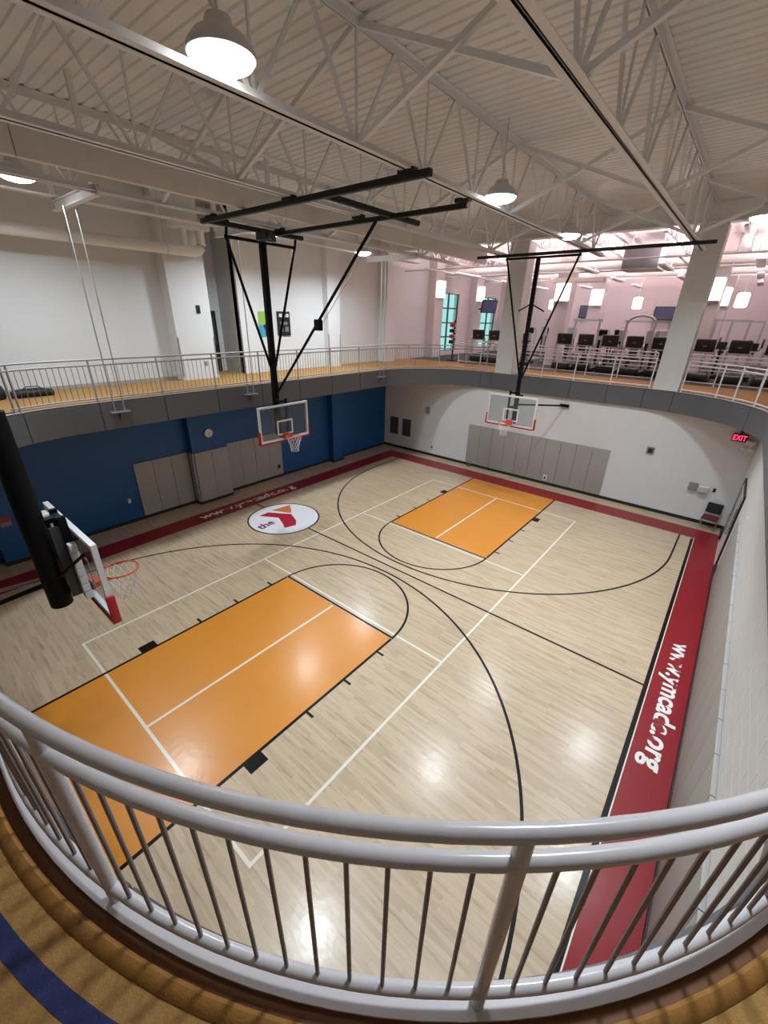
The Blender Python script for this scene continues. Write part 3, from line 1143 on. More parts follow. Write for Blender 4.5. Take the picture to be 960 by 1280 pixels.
# ================================================================== LAMPS
def make_lamp(loc, label, power=1.0, spread=LAMP_SPREAD):
    t = thing('high_bay_lamp', loc, label, 'lamp', 'round high-bay lamps')
    # local: lens centre at z=0
    MB().lathe((0, 0, 0), [(0.300, -0.01), (0.305, 0.02), (0.29, 0.05), (0.22, 0.13), (0.13, 0.18), (0.11, 0.25), (0.04, 0.27)], 32).build('housing', LAMPH, t, local=True, smooth=True)
    MB().lathe((0, 0, 0), [(0.02, -0.105), (0.11, -0.10), (0.20, -0.078), (0.265, -0.045), (0.287, -0.012), (0.28, -0.0105)], 32).build('lens', LENS, t, local=True, smooth=True)
    MB().tube((0, 0, 0.27), (0, 0, ZD - loc[2]), 0.012, 8).build('stem', LAMPH, t, local=True)
    l = bpy.data.lights.new('lamp_light', 'AREA')
    l.shape = 'DISK'
    l.size = 0.56
    l.energy = GYM_LAMP_W * power
    l.spread = spread
    l.color = GYM_COL
    lo = bpy.data.objects.new('lamp_light', l)
    COL.objects.link(lo)
    lo.parent = t
    lo.location = (0, 0, -0.12)
    return t


make_lamp((1.64, -4.9, 8.50), 'round high-bay lamp on the central joist nearest the near railing')
make_lamp((1.62, 0.83, 8.50), 'round high-bay lamp on the central joist above mid court')
make_lamp((1.45, 5.30, 8.50), 'round high-bay lamp on the central joist before the end hoop bar')
make_lamp((-5.25, -4.9, 8.62), 'round high-bay lamp above the fat white pipe', 1.6, math.radians(158))
make_lamp((-5.6, 1.0, 8.56), 'round high-bay lamp behind the side hoop motor', 1.6, math.radians(158))
make_lamp((-5.7, 5.05, 8.50), 'round high-bay lamp over the rod pair by the rounded corner', 1.6, math.radians(158))
make_lamp((5.52, 5.30, 8.50), 'round high-bay lamp on the block wall side before the columns', 1.2, math.radians(150))
make_lamp((6.25, 0.83, 8.50), 'added unseen high-bay lamp on the block wall side above mid court')  # added lamp, kept out of view, lights the court from this side
make_lamp((5.52, -4.9, 8.50), 'added unseen high-bay lamp on the block wall side above the near railing', 0.85)  # added out of view to light the near rail and track


# ================================================================== HOOPS
def hoop(base, ang, label, top, body):
    """board centre plane at origin, facing local +y; rotated by ang about z then moved to base (plan)"""
    R = Matrix.Rotation(ang, 3, 'Z')

    def W(x, y, z):
        p = R @ Vector((x, y, z))
        return (p.x + base[0], p.y + base[1], p.z)

    def wb(mb, x0, x1, y0, y1, z0, z1):
        vs = [W(x, y, z) for z in (z0, z1) for y in (y0, y1) for x in (x0, x1)]
        mb.add(vs, [(0, 2, 3, 1), (4, 5, 7, 6), (0, 1, 5, 4), (2, 6, 7, 3), (0, 4, 6, 2), (1, 3, 7, 5)])
        return mb

    t = thing('basketball_hoop', (base[0], base[1], 0), label, 'hoop', 'ceiling-hung basketball hoops')
    z0, z1, hw = 2.90, 3.97, 0.915
    bb = wb(MB(), -hw + 0.02, hw - 0.02, -0.012, 0.0, z0 + 0.02, z1 - 0.02).build('backboard', BOARDGL, t)
    fr = MB()
    e = 0.055
    wb(fr, -hw, hw, -0.05, 0.012, z1 - e, z1)
    wb(fr, -hw, hw, -0.05, 0.012, z0, z0 + e)
    wb(fr, -hw, -hw + e, -0.05, 0.012, z0 + e, z1 - e)
    wb(fr, hw - e, hw, -0.05, 0.012, z0 + e, z1 - e)
    fr.build('board_frame', BOARDFR, bb)
    sq = MB()
    a, b0, b1, e = 0.295, 3.06, 3.51, 0.05
    wb(sq, -a, a, 0.001, 0.004, b1 - e, b1)
    wb(sq, -a, a, 0.001, 0.004, b0, b0 + e)
    wb(sq, -a, -a + e, 0.001, 0.004, b0 + e, b1 - e)
    wb(sq, a - e, a, 0.001, 0.004, b0 + e, b1 - e)
    sq.build('target_square', BOARDFR, bb)
    for s in (-1, 1):
        x0, x1 = sorted((s * (hw - 0.012), s * (hw + 0.035)))
        wb(MB(), x0, x1, -0.07, 0.03, z0 - 0.035, z0 + 0.36).build('edge_padding', REDPAD, bb, bevel=0.015, smooth=True)
    wb(MB(), -hw + 0.012, hw - 0.012, -0.07, 0.03, z0 - 0.045, z0 + 0.004).build('edge_padding', REDPAD, bb, bevel=0.015, smooth=True)
    # rim
    ry, rr, rz = 0.40, 0.228, 3.05
    rim = MB().sweep([W(rr * math.cos(q), ry + rr * math.sin(q), rz) for q in [2 * PI * i / 40 for i in range(40)]], 0.011, 8, closed=True).build('rim', RIMM, t, smooth=True)
    br = MB()
    wb(br, -0.11, 0.11, 0.004, 0.03, 2.94, 3.10)
    wb(br, -0.10, 0.10, 0.03, 0.19, 2.995, 3.045)
    for s in (-1, 1):
        br.tube(W(s * 0.08, 0.03, 2.96), W(s * 0.14, 0.24, 3.04), 0.009, 6)
    br.build('rim_bracket', RIMM, rim)
    # net
    nt = MB()
    K = 12
    lev = [(0.222, 3.035), (0.195, 2.95), (0.165, 2.86), (0.135, 2.77), (0.115, 2.68), (0.118, 2.60)]

    def npt(k, j):
        r, z = lev[j]
        q = 2 * PI * (k + 0.5 * (j % 2)) / K
        return W(r * math.cos(q), ry + r * math.sin(q), z)
    for j in range(len(lev) - 1):
        for k in range(K):
            if j % 2 == 0:
                nt.tube(npt(k, j), npt(k, j + 1), 0.0042, 4, caps=False)
                nt.tube(npt(k, j), npt(k - 1, j + 1), 0.0042, 4, caps=False)
            else:
                nt.tube(npt(k, j), npt(k, j + 1), 0.0042, 4, caps=False)
                nt.tube(npt(k, j), npt(k + 1, j + 1), 0.0042, 4, caps=False)
    nt.build('net', NETM, t)
    # support frame behind the board
    sf = MB()
    for x in (-0.16, 0.16):
        wb(sf, x - 0.025, x + 0.025, -0.13, -0.05, 2.98, 4.12)
    for z in (3.05, 3.55, 4.05):
        wb(sf, -0.16, 0.16, -0.13, -0.06, z - 0.03, z + 0.03)
        wb(sf, -0.05, 0.05, -0.30, -0.12, z - 0.03, z + 0.03)
    sf.build('support_frame', BLACKST, t)
    my = -0.35
    wb(MB(), -body, body, my - body, my + body, 2.98, top).build('mast', BLACKST, t, bevel=0.015)
    return t, W


# end hoop by the white wall
t, W = hoop((0.0, 6.78), PI, 'ceiling-hung glass hoop in front of the white end wall', 8.27, 0.06)
B(-2.15, 4.62, 7.02, 7.12, 8.30, 8.38).build('ceiling_bar', BLACKPIPE, t)
MB().tube((-1.1, 7.1, 8.25), (1.32, 7.1, 8.25), 0.035, 12).build('cross_bar', BLACKST, t, smooth=True)
for x in (-1.06, 1.27):
    MB().tube((x, 7.1, 8.25), (math.copysign(0.06, x) * 0.6 + 0.02, 7.12, 4.55), 0.032, 12).build('diagonal_brace', BLACKST, t, smooth=True)
    MB().tube((x, 7.1, 8.22), (x, 7.1, 8.36), 0.03, 10).build('hinge', BLACKST, t)
for x, xe in ((-1, -0.40), (1, 0.47)):
    MB().tube((0, 7.1, 6.92), (xe, 7.1, 6.70), 0.022, 10).build('knee_brace', BLACKST, t, smooth=True)
MB().tube((0.05, 7.15, 3.62), (1.0, 9.45, 3.40), 0.032, 12).build('wall_strut', BLACKST, t, smooth=True)
B(0.85, 1.2, 9.46, 9.56, 3.35, 3.45).build('strut_bracket', BLACKST, t)
B(0.06, 0.2, 7.0, 7.2, 3.9, 3.98).build('latch', BLACKST, t)

# side hoop by the blue wall
t, W = hoop((-4.28, -0.06), -PI / 2, 'ceiling-hung glass hoop on the blue wall side above the round logo', 8.08, 0.075)
yc = -0.06
MB().tube((-4.62, -1.15, 8.11), (-4.62, 1.02, 8.11), 0.038, 12).build('cross_bar', BLACKST, t, smooth=True)
for y in (-1.12, 1.0):
    MB().tube((-4.62, y, 8.11), (-4.62, yc + math.copysign(0.05, y), 4.9), 0.036, 12).build('diagonal_brace', BLACKST, t, smooth=True)
    MB().tube((-4.62, y, 8.05), (-4.55, y, 8.32), 0.035, 10).build('hinge', BLACKST, t)
br_ = MB().tube((-0.9, 0.2, 8.28), (-4.56, 0.0, 4.30), 0.036, 12).build('folding_brace', BLACKST, t, smooth=True)
B(-2.86, -2.66, 0.03, 0.17, 6.05, 6.32).build('brace_lock', BLACKST, br_, bevel=0.02)
MB().tube((-0.85, 0.28, 8.22), (-2.78, 0.20, 6.15), 0.008, 6).build('cable', STEEL, br_)
B(-4.6, 1.78, -1.76, -1.66, 8.27, 8.37).build('ceiling_bar', BLACKPIPE, t, bevel=0.02)
B(-4.35, 1.3, 0.16, 0.25, 8.26, 8.35).build('ceiling_bar', BLACKPIPE, t, bevel=0.02)
B(-4.38, -4.26, -1.7, 1.05, 8.26, 8.36).build('ceiling_bar', BLACKPIPE, t, bevel=0.02)
B(-0.56, -0.46, -1.7, 1.2, 8.28, 8.38).build('ceiling_bar', BLACKPIPE, t, bevel=0.02)
for x, y in ((1.35, -1.71), (1.2, 0.2), (-1.42, -1.71), (-1.42, 0.2), (-4.19, -1.71), (-4.19, 0.2)):
    B(x - 0.15, x + 0.15, y - 0.06, y + 0.06, 8.36, 8.42).build('joist_clamp', BLACKPIPE, t)
mt = B(-4.5, -4.25, -0.35, 0.12, 8.10, 8.34).build('winch_motor', MOTORM, t, bevel=0.04, smooth=True)
MB().tube((-4.62, -0.12, 8.22), (-4.12, -0.12, 8.22), 0.09, 16).build('winch_drum', MOTORM, mt, smooth=True)

# near hoop seen from behind
t, W = hoop((0.0, -6.78), 0.0, 'ceiling-hung glass hoop seen from behind beside the near orange key', 8.27, 0.075)
MB().tube((0, -7.13, 2.88), (0, -7.13, 5.4), 0.125, 20).build('mast_sleeve', BLACKST, t, smooth=True)
B(-2.15, 4.62, -7.18, -7.08, 8.30, 8.38).build('ceiling_bar', BLACKPIPE, t)
for x in (-1.1, 1.2):
    MB().tube((x, -7.13, 8.25), (math.copysign(0.05, x), -7.13, 5.3), 0.032, 12).build('diagonal_brace', BLACKST, t, smooth=True)
MB().tube((-0.05, -7.2, 3.20), (-0.9, -9.9, 2.6), 0.03, 10).build('wall_strut', BLACKST, t, smooth=True)
MB().tube((-0.12, -7.2, 3.25), (-1.3, -9.6, 2.9), 0.022, 10).build('wall_strut', mat('grey_strut', (0.2, 0.2, 0.2), 0.4), t, smooth=True)
sp = MB()
for i in range(7):
    z = 3.02 + i * 0.115
    sp.box(0.30, 0.40, -6.93, -6.85, z + 0.006, z + 0.109)
sp.build('counterweight_stack', STEELW, t, bevel=0.006)
B(0.12, 0.16, -7.02, -6.88, 3.0, 4.0).build('height_adjuster', MOTORM, t)
B(-0.75, -0.55, -6.95, -6.83, 3.78, 3.92).build('frame_bracket', STEELW, t, bevel=0.02)
MB().tube((-0.62, -6.9, 3.75), (-0.1, -7.1, 3.3), 0.02, 8).build('board_brace', BLACKST, t)
MB().tube((0.62, -6.86, 3.75), (0.1, -7.1, 3.3), 0.02, 8).build('board_brace', BLACKST, t)


# ================================================================== SMALL THINGS IN THE COURT
# clock
t = thing('wall_clock', (-7.86, -0.70, 2.55), 'round white wall clock on the blue pilaster', 'clock')


def ycyl(mb, x0, x1, y, z, r, n=28):
    return mb.tube((x0, y, z), (x1, y, z), r, n)


ycyl(MB(), -7.87, -7.83, -0.70, 2.56, 0.165).build('case', PLASTB, t, smooth=True)
ycyl(MB(), -7.83, -7.826, -0.70, 2.56, 0.15).build('dial', PLASTW, t)
MB().beam((-7.823, -0.70, 2.56), (-7.823, -0.66, 2.47), 0.012, 0.004).build('hour_hand', PLASTB, t)
MB().beam((-7.822, -0.70, 2.56), (-7.822, -0.72, 2.44), 0.008, 0.004).build('minute_hand', PLASTB, t)


def plate(name, x0, x1, y0, y1, z0, z1, m, label, cat, bevel=0.006):
    return B(x0, x1, y0, y1, z0, z1).build(name, m, label=label, cat=cat, bevel=bevel)


plate('wall_outlet', XL, XL + 0.03, -3.62, -3.54, 0.70, 0.84, PLASTW, 'small white outlet plate low on the blue wall', 'outlet')
plate('wall_outlet', -8.14, -8.11, 2.30, 2.42, 0.42, 0.56, PLASTB, 'small black outlet on the grey pad behind the side hoop', 'outlet')
s_ = plate('wall_sign', -7.87, -7.855, -6.80, -6.56, 1.12, 1.40, mat('sign_red', (0.30, 0.03, 0.04), 0.5), 'small red and grey notice on the blue pilaster', 'sign')
B(-7.855, -7.852, -6.79, -6.57, 1.13, 1.25).build('sign_panel', PLASTG, s_)
# far wall fittings
for k, (x, lb) in enumerate(((-7.52, 'dark metal grille on the white wall next to the blue corner'), (-6.70, 'dark metal grille on the white wall, the one further from the blue corner'))):
    t = thing('wall_grille', (x, YF, 0.75), lb, 'grille', 'wall grilles by the corner')
    B(x - 0.27, x + 0.27, YF - 0.02, YF, 0.72, 1.62).build('frame', mat('grille_grey', (0.14, 0.14, 0.15), 0.5), t)
    for i in range(10):
        z = 0.77 + i * 0.083
        MB().cbox((x, YF - 0.026, z + 0.03), (0.46, 0.012, 0.05), Matrix.Rotation(0.5, 3, 'X')).build('slat', mat('grille_dark', (0.03, 0.03, 0.032), 0.5), t)
plate('wall_speaker', -5.5, -5.3, YF - 0.10, YF, 2.12, 2.42, PLASTG, 'small grey box high on the shaded white wall', 'speaker')
plate('wall_outlet', -5.1, -5.0, YF - 0.03, YF, 0.40, 0.54, PLASTG, 'small grey outlet on the white wall left of the end pads', 'outlet')
t = thing('wall_thermostat', (4.32, YF, 2.1), 'square grey call box with dark grille on the white end wall', 'call box')
B(4.20, 4.44, YF - 0.04, YF, 2.12, 2.38).build('case', PLASTG, t, bevel=0.01)
B(4.25, 4.39, YF - 0.046, YF - 0.04, 2.17, 2.33).build('grille', PLASTB, t)
plate('wall_box', 5.76, 6.02, YF - 0.09, YF, 1.14, 1.42, PLASTG, 'grey box on the white end wall beside the white dispenser', 'box')
t = thing('soap_dispenser', (6.2, YF, 1.15), 'white slanted wall dispenser between grey box and black switch', 'dispenser')
MB().cbox((6.2, YF - 0.06, 1.26), (0.30, 0.10, 0.22), Matrix.Rotation(0.25, 3, 'X')).build('case', PLASTW, t, bevel=0.02)
B(6.08, 6.32, YF - 0.14, YF - 0.06, 1.13, 1.16).build('tray', PLASTG, t)
plate('light_switch', 6.46, 6.54, YF - 0.02, YF, 1.22, 1.36, PLASTB, 'small black switch on the white wall above the chair', 'switch')
t = thing('floor_valve', (0.85, YF - 0.06, 0.14), 'small white pull latch at the foot of the end wall pads', 'latch')
B(0.76, 0.92, YF - 0.075, YF - 0.05, 0.20, 0.42).build('plate', PLASTW, t)
MB().tube((0.84, YF - 0.07, 0.36), (0.84, YF - 0.17, 0.30), 0.03, 10).build('knob', PLASTB, t)
plate('door_stop', -2.9, -2.72, YF - 0.15, YF - 0.03, 0.0, 0.12, mat('brown_rubber', (0.08, 0.055, 0.035), 0.7), 'small brown block on the floor at the end pads', 'block', 0.015)
# exit sign
t = thing('exit_sign', (6.62, 9.42, 3.05), 'glowing red EXIT sign under the balcony corner', 'exit sign')
B(6.42, 6.82, 9.46, 9.52, 3.05, 3.29).build('case', PLASTB, t)
txt = text_mb('EXIT', 6.45, 0.34, 0.17, lambda u, w: (u, w), 0, 0, bold=0.004)
txt.v = [(u, 9.457, 3.085 + w) for (u, w, z) in txt.v]
txt.build('letters', EXITR, t)
B(6.58, 6.66, 9.47, 9.51, 3.29, ZB - 0.01).build('stem', PLASTB, t)
# white horn / floodlight
t = thing('wall_lamp', (6.86, 9.35, 2.9), 'white twin-head emergency lamp in the corner below the exit sign', 'lamp')
B(6.80, 7.05, 9.36, 9.5, 2.98, 3.12).build('case', PLASTW, t, bevel=0.02)
MB().tube((6.86, 9.40, 2.98), (6.80, 9.28, 2.86), 0.05, 14, 0.075).build('lamp_head', PLASTW, t, smooth=True)
MB().tube((7.0, 9.40, 2.98), (6.98, 9.26, 2.86), 0.05, 14, 0.075).build('lamp_head', PLASTW, t, smooth=True)
B(6.9, 6.96, 9.5, 9.566, 3.0, 3.1).build('mount', PLASTW, t)


# chair in the corner
def chair(loc, rz, label):
    t = thing('stacking_chair', loc, label, 'chair')
    t.rotation_euler = (0, 0, rz)
    MB().cbox((0, -0.02, 0.45), (0.44, 0.44, 0.06)).build('seat', CHAIRR, t, local=True, bevel=0.02, smooth=True)
    MB().cbox((0, 0.235, 0.72), (0.44, 0.045, 0.36), Matrix.Rotation(-0.14, 3, 'X')).build('backrest', CHAIRB, t, local=True, bevel=0.02, smooth=True)
    for sx in (-1, 1):
        MB().sweep([(sx * 0.22, -0.24, 0.0), (sx * 0.22, -0.20, 0.42), (sx * 0.22, 0.10, 0.42)], 0.012, 8).build('leg', STEEL, t, local=True, smooth=True)
        MB().sweep([(sx * 0.22, 0.26, 0.0), (sx * 0.22, 0.19, 0.42), (sx * 0.22, 0.21, 0.55), (sx * 0.22, 0.26, 0.86)], 0.012, 8).build('leg', STEEL, t, local=True, smooth=True)
    MB().tube((-0.22, -0.20, 0.40), (0.22, -0.20, 0.40), 0.011, 8).build('stretcher', STEEL, t, local=True)
    return t


chair((6.66, 9.16, 0), -0.12, 'stacking chair with black back and maroon seat in the court corner')

# ================================================================== UPPER TRACK THINGS
# duffel bags
t = thing('duffel_bag', (-7.75, -5.23, ZF), 'long black duffel bag lying on the track by the wall', 'bag')
b = MB()
ringn, segn = 14, 9
pts = []
for i in range(segn):
    u = i / (segn - 1)
    yy = -5.66 + 0.86 * u
    sc = (0.62 + 0.38 * math.sin(PI * min(1, max(0, u * 1.1)))) * (0.9 + 0.1 * math.cos(7 * u))
    for k in range(ringn):
        a = 2 * PI * k / ringn
        pts.append((-7.75 + 0.19 * sc * math.cos(a), yy, max(ZF + 0.003, ZF + 0.125 * sc + 0.14 * sc * math.sin(a))))
fs = [(i * ringn + k, i * ringn + (k + 1) % ringn, (i + 1) * ringn + (k + 1) % ringn, (i + 1) * ringn + k) for i in range(segn - 1) for k in range(ringn)]
fs += [tuple(range(ringn)), tuple(range((segn - 1) * ringn, segn * ringn))]
b.add(pts, fs).build('bag_body', BAGM, t, smooth=True)
MB().sweep([(-7.64, -5.42, ZF + 0.22), (-7.60, -5.36, ZF + 0.27), (-7.60, -5.12, ZF + 0.27), (-7.64, -5.06, ZF + 0.22)], 0.012, 6).build('strap', BAGM, t)
t = thing('backpack', (-7.85, -5.98, ZF), 'rounded black backpack standing on the track beside the duffel bag', 'bag')
MB().lathe((-7.85, -5.98, ZF), [(0.20, 0.002), (0.24, 0.06), (0.24, 0.20), (0.20, 0.31), (0.10, 0.37), (0.02, 0.385)], 20).build('bag_body', BAGM, t, smooth=True)
MB().sweep([(-7.8, -5.87, ZF + 0.33), (-7.76, -5.80, ZF + 0.40), (-7.76, -5.95, ZF + 0.44), (-7.82, -6.03, ZF + 0.37)], 0.014, 6).build('strap', BAGM, t)
# notices on the upper wall
t = thing('wall_poster', (-8.35, 2.45, 5.6), 'green and blue poster with a dark figure on the upper wall', 'poster')
B(-8.348, -8.335, 2.18, 2.78, 5.62, 6.05).build('lower_panel', POSTB, t)
B(-8.348, -8.335, 2.18, 2.78, 6.05, 6.50).build('upper_panel', POSTG, t)
fg = MB().poly([(0.30, 0.0), (0.52, 0.02), (0.50, 0.2), (0.58, 0.33), (0.47, 0.40), (0.45, 0.50), (0.36, 0.52), (0.33, 0.42), (0.22, 0.34), (0.30, 0.2)], 0, 0.003)
fg.v = [(-8.335 + w, 2.14 + u, 5.66 + v) for u, v, w in fg.v]
fg.build('figure', mat('poster_figure', (0.02, 0.02, 0.025), 0.5), t)
t = thing('notice_board', (-8.33, 3.3, 5.66), 'black framed notice board with white sheets on the upper wall', 'notice board')
B(-8.343, -8.30, 3.02, 3.62, 5.66, 6.52).build('board', PLASTB, t)
for y0, z0, w, h in ((3.10, 6.32, 0.14, 0.12), (3.28, 6.32, 0.12, 0.12), (3.44, 6.32, 0.12, 0.12), (3.14, 6.05, 0.34, 0.10), (3.14, 5.80, 0.12, 0.14), (3.36, 5.80, 0.16, 0.18)):
    B(-8.30, -8.297, y0, y0 + w, z0, z0 + h).build('sheet', mat('notice_sheet', (0.20, 0.20, 0.20), 0.6) if z0 < 6.2 else PLASTW, t)
plate('wall_control', -8.05, -8.02, -0.34, -0.22, 6.38, 6.62, PLASTB, 'small black control panel on the upper white pilaster', 'control')
plate('wall_outlet', -8.05, -8.03, -0.34, -0.24, ZF + 0.42, ZF + 0.56, PLASTG, 'small grey outlet low on the upper white pilaster', 'outlet')


# ================================================================== FITNESS ROOM
def make_treadmill(loc, label):
    # faces -y (towards the track): console at low y, deck behind
    t = thing('treadmill', loc, label, 'treadmill', 'treadmills in a row behind the railing')
    MB().cbox((0, 0.95, 0.11), (0.80, 1.75, 0.14)).build('deck', TREADB, t, local=True, bevel=0.03)
    MB().cbox((0, 1.0, 0.185), (0.50, 1.55, 0.012)).build('belt', mat('belt_rubber', (0.03, 0.03, 0.03), 0.8), t, local=True)
    MB().cbox((0, 0.10, 0.20), (0.76, 0.42, 0.26)).build('motor_cover', TREADB, t, local=True, bevel=0.06, smooth=True)
    for sx in (-1, 1):
        MB().beam((sx * 0.36, 0.12, 0.15), (sx * 0.33, -0.02, 1.22), 0.09, 0.07).build('upright', TREADG, t, local=True)
        MB().sweep([(sx * 0.34, 0.0, 1.05), (sx * 0.36, 0.25, 1.02), (sx * 0.36, 0.60, 0.95)], 0.025, 8).build('handrail', TREADB, t, local=True, smooth=True)
    c = MB().cbox((0, -0.05, 1.36), (0.64, 0.14, 0.46), Matrix.Rotation(0.22, 3, 'X')).build('console', TREADB, t, local=True, bevel=0.05, smooth=True)
    MB().cbox((0, 0.045, 1.38), (0.42, 0.01, 0.26), Matrix.Rotation(0.22, 3, 'X')).build('display', SCREEN, c, local=True)
    MB().cbox((0, -0.135, 1.33), (0.12, 0.012, 0.02), Matrix.Rotation(0.22, 3, 'X')).build('maker_plate', TREADG, c, local=True)
    MB().cbox((0, -0.02, 1.10), (0.56, 0.05, 0.05)).build('cross_bar', TREADG, t, local=True)
    return t


LT = ('black and silver treadmill before the windows, behind the white railing',
      'black and silver treadmill behind the white railing, between the two front columns',
      'black and silver treadmill behind the white railing, past the column by the power racks')
tm = None
for x in (-4.9, -3.95, -2.9, -0.55, 0.35, 1.35, 2.3, 3.25, 4.7, 5.75, 6.8):
    loc = (x, 13.0 + 0.05 * math.sin(x * 5), ZF)
    lb = LT[0] if x < -2 else (LT[1] if x < 4 else LT[2])
    if tm is None:
        tm = make_treadmill(loc, lb)
    else:
        copy_tree(tm, loc=loc, label=lb)


def elliptical(loc, rz, label):
    t = thing('elliptical_trainer', loc, label, 'elliptical', 'ellipticals behind the treadmills')
    t.rotation_euler = (0, 0, rz)
    MB().cbox((0, 0.6, 0.08), (0.5, 1.7, 0.10)).build('base', TREADG, t, local=True, bevel=0.02)
    MB().tube((-0.06, -0.1, 0.36), (0.06, -0.1, 0.36), 0.32, 20).build('flywheel', TREADB, t, local=True, smooth=True)
    MB().beam((0, 0.15, 0.1), (0, 0.05, 1.5), 0.10, 0.10).build('mast', TREADG, t, local=True)
    MB().cbox((0, 0.02, 1.58), (0.40, 0.10, 0.30), Matrix.Rotation(0.3, 3, 'X')).build('console', TREADB, t, local=True, bevel=0.03)
    for s in (-1, 1):
        MB().sweep([(s * 0.24, 0.1, 0.5), (s * 0.27, 0.2, 1.1), (s * 0.24, 0.3, 1.45), (s * 0.22, 0.2, 1.72)], 0.022, 8).build('arm', TREADG, t, local=True, smooth=True)
        MB().cbox((s * 0.16, 0.75, 0.30), (0.16, 0.40, 0.05)).build('pedal', TREADB, t, local=True)
        MB().beam((s * 0.20, -0.1, 0.36), (s * 0.16, 0.95, 0.26), 0.04, 0.05).build('link', TREADG, t, local=True)
    return t


el = elliptical((-2.4, 16.3, ZF), 0.0, 'silver elliptical trainer with tall arms behind the treadmills')
for x, y in ((-3.6, 16.4), (0.1, 16.65), (0.35, 18.75), (-4.8, 16.3)):
    copy_tree(el, loc=(x, y, ZF))


def cable_machine(loc, label, arched):
    t = thing('cable_machine', loc, label, 'gym machine')
    x, y, z = loc
    for s in (-1, 1):
        MB().beam((x + s * 0.7, y, z), (x + s * 0.62, y, z + 2.15), 0.09, 0.09).build('upright', TREADG, t)
        B(x + s * 0.75 - 0.12, x + s * 0.75 + 0.12, y + 0.1, y + 0.4, z, z + 1.2).build('weight_stack', TREADB, t, bevel=0.01)
        B(x + s * 0.75 - 0.16, x + s * 0.75 + 0.16, y + 0.06, y + 0.44, z + 1.2, z + 1.75).build('stack_shroud', TREADG, t, bevel=0.02)
        MB().tube((x + s * 0.5, y - 0.3, z + 1.0), (x + s * 0.62, y, z + 1.9), 0.02, 8).build('cable_arm', TREADG, t)
    if arched:
        MB().sweep([(x + 0.62 * math.cos(a), y, z + 2.05 + 0.35 * math.sin(a)) for a in [PI * i / 12 for i in range(13)]], 0.06, 10).build('arch', TREADG, t, smooth=True)
    else:
        B(x - 0.75, x + 0.75, y - 0.05, y + 0.05, z + 2.1, z + 2.2).build('top_beam', TREADG, t)
    B(x - 0.3, x + 0.3, y - 0.7, y - 0.1, z + 0.42, z + 0.50).build('seat', CHAIRB, t, bevel=0.02)
    B(x - 0.05, x + 0.05, y - 0.45, y - 0.35, z, z + 0.42).build('seat_post', TREADG, t)
    B(x - 0.17, x + 0.17, y - 0.12, y - 0.05, z + 0.55, z + 1.15).build('back_pad', CHAIRB, t, bevel=0.02)
    B(x - 0.72, x + 0.72, y - 0.06, y + 0.06, z, z + 0.08).build('base_bar', TREADG, t)


cable_machine((1.6, 17.2, ZF), 'grey arched cable machine between the fitness columns', True)
cable_machine((3.2, 19.0, ZF), 'grey arched cable machine further back by the wall television', True)
cable_machine((0.9, 20.6, ZF), 'grey square-topped cable machine deep in the fitness room', False)
cable_machine((-3.6, 20.5, ZF), 'grey square-topped cable machine by the window wall', False)


def rack(loc, label):
    t = thing('power_rack', loc, label, 'rack')
    x, y, z = loc
    for sx in (-1, 1):
        for sy in (-1, 1):
            MB().beam((x + sx * 0.62, y + sy * 0.5, z), (x + sx * 0.62, y + sy * 0.5, z + 2.3), 0.08, 0.08).build('upright', TREADG, t)
        MB().beam((x + sx * 0.62, y - 0.5, z + 2.26), (x + sx * 0.62, y + 0.5, z + 2.26), 0.07, 0.07).build('side_bar', TREADG, t)
    for sy in (-1, 1):
        MB().beam((x - 0.62, y + sy * 0.5, z + 2.26), (x + 0.62, y + sy * 0.5, z + 2.26), 0.07, 0.07).build('top_bar', TREADG, t)
    MB().tube((x - 1.0, y - 0.5, z + 1.3), (x + 1.0, y - 0.5, z + 1.3), 0.015, 8).build('barbell', STEEL, t)
    for sx in (-1, 1):
        MB().tube((x + sx * 0.8, y - 0.5, z + 1.3), (x + sx * 0.88, y - 0.5, z + 1.3), 0.22, 18).build('weight_plate', TREADB, t)


rack((5.1, 17.6, ZF), 'grey power rack standing past the inner column')
rack((5.6, 20.6, ZF), 'grey power rack deeper in the room behind another rack')

cable_machine((-1.2, 18.3, ZF), 'grey square-topped cable machine between the two inner columns', False)
cable_machine((3.0, 16.2, ZF), 'grey square-topped cable machine just behind the treadmills', False)


def spin_bike(loc, label):
    t = thing('spin_bike', loc, label, 'exercise bike', 'exercise bikes behind the treadmills')
    MB().cbox((0, 0.0, 0.05), (0.5, 0.08, 0.08)).build('foot', TREADB, t, local=True)
    MB().cbox((0, 1.0, 0.05), (0.5, 0.08, 0.08)).build('foot', TREADB, t, local=True)
    MB().beam((0, 0.0, 0.08), (0, 1.0, 0.08), 0.08, 0.08).build('frame', TREADB, t, local=True)
    MB().tube((-0.04, 0.22, 0.42), (0.04, 0.22, 0.42), 0.26, 20).build('flywheel', TREADB, t, local=True, smooth=True)
    MB().beam((0, 0.25, 0.3), (0, 0.12, 1.15), 0.07, 0.07).build('handle_post', TREADB, t, local=True)
    MB().sweep([(-0.24, 0.02, 1.22), (-0.2, 0.14, 1.17), (0.2, 0.14, 1.17), (0.24, 0.02, 1.22)], 0.02, 8).build('handlebar', TREADB, t, local=True)
    MB().cbox((0, 0.06, 1.32), (0.34, 0.06, 0.26)).build('console', TREADB, t, local=True, bevel=0.02)
    MB().beam((0, 0.6, 0.3), (0, 0.82, 1.0), 0.06, 0.06).build('seat_post', TREADB, t, local=True)
    MB().cbox((0, 0.84, 1.03), (0.22, 0.28, 0.07)).build('saddle', CHAIRB, t, local=True, bevel=0.03)
    return t


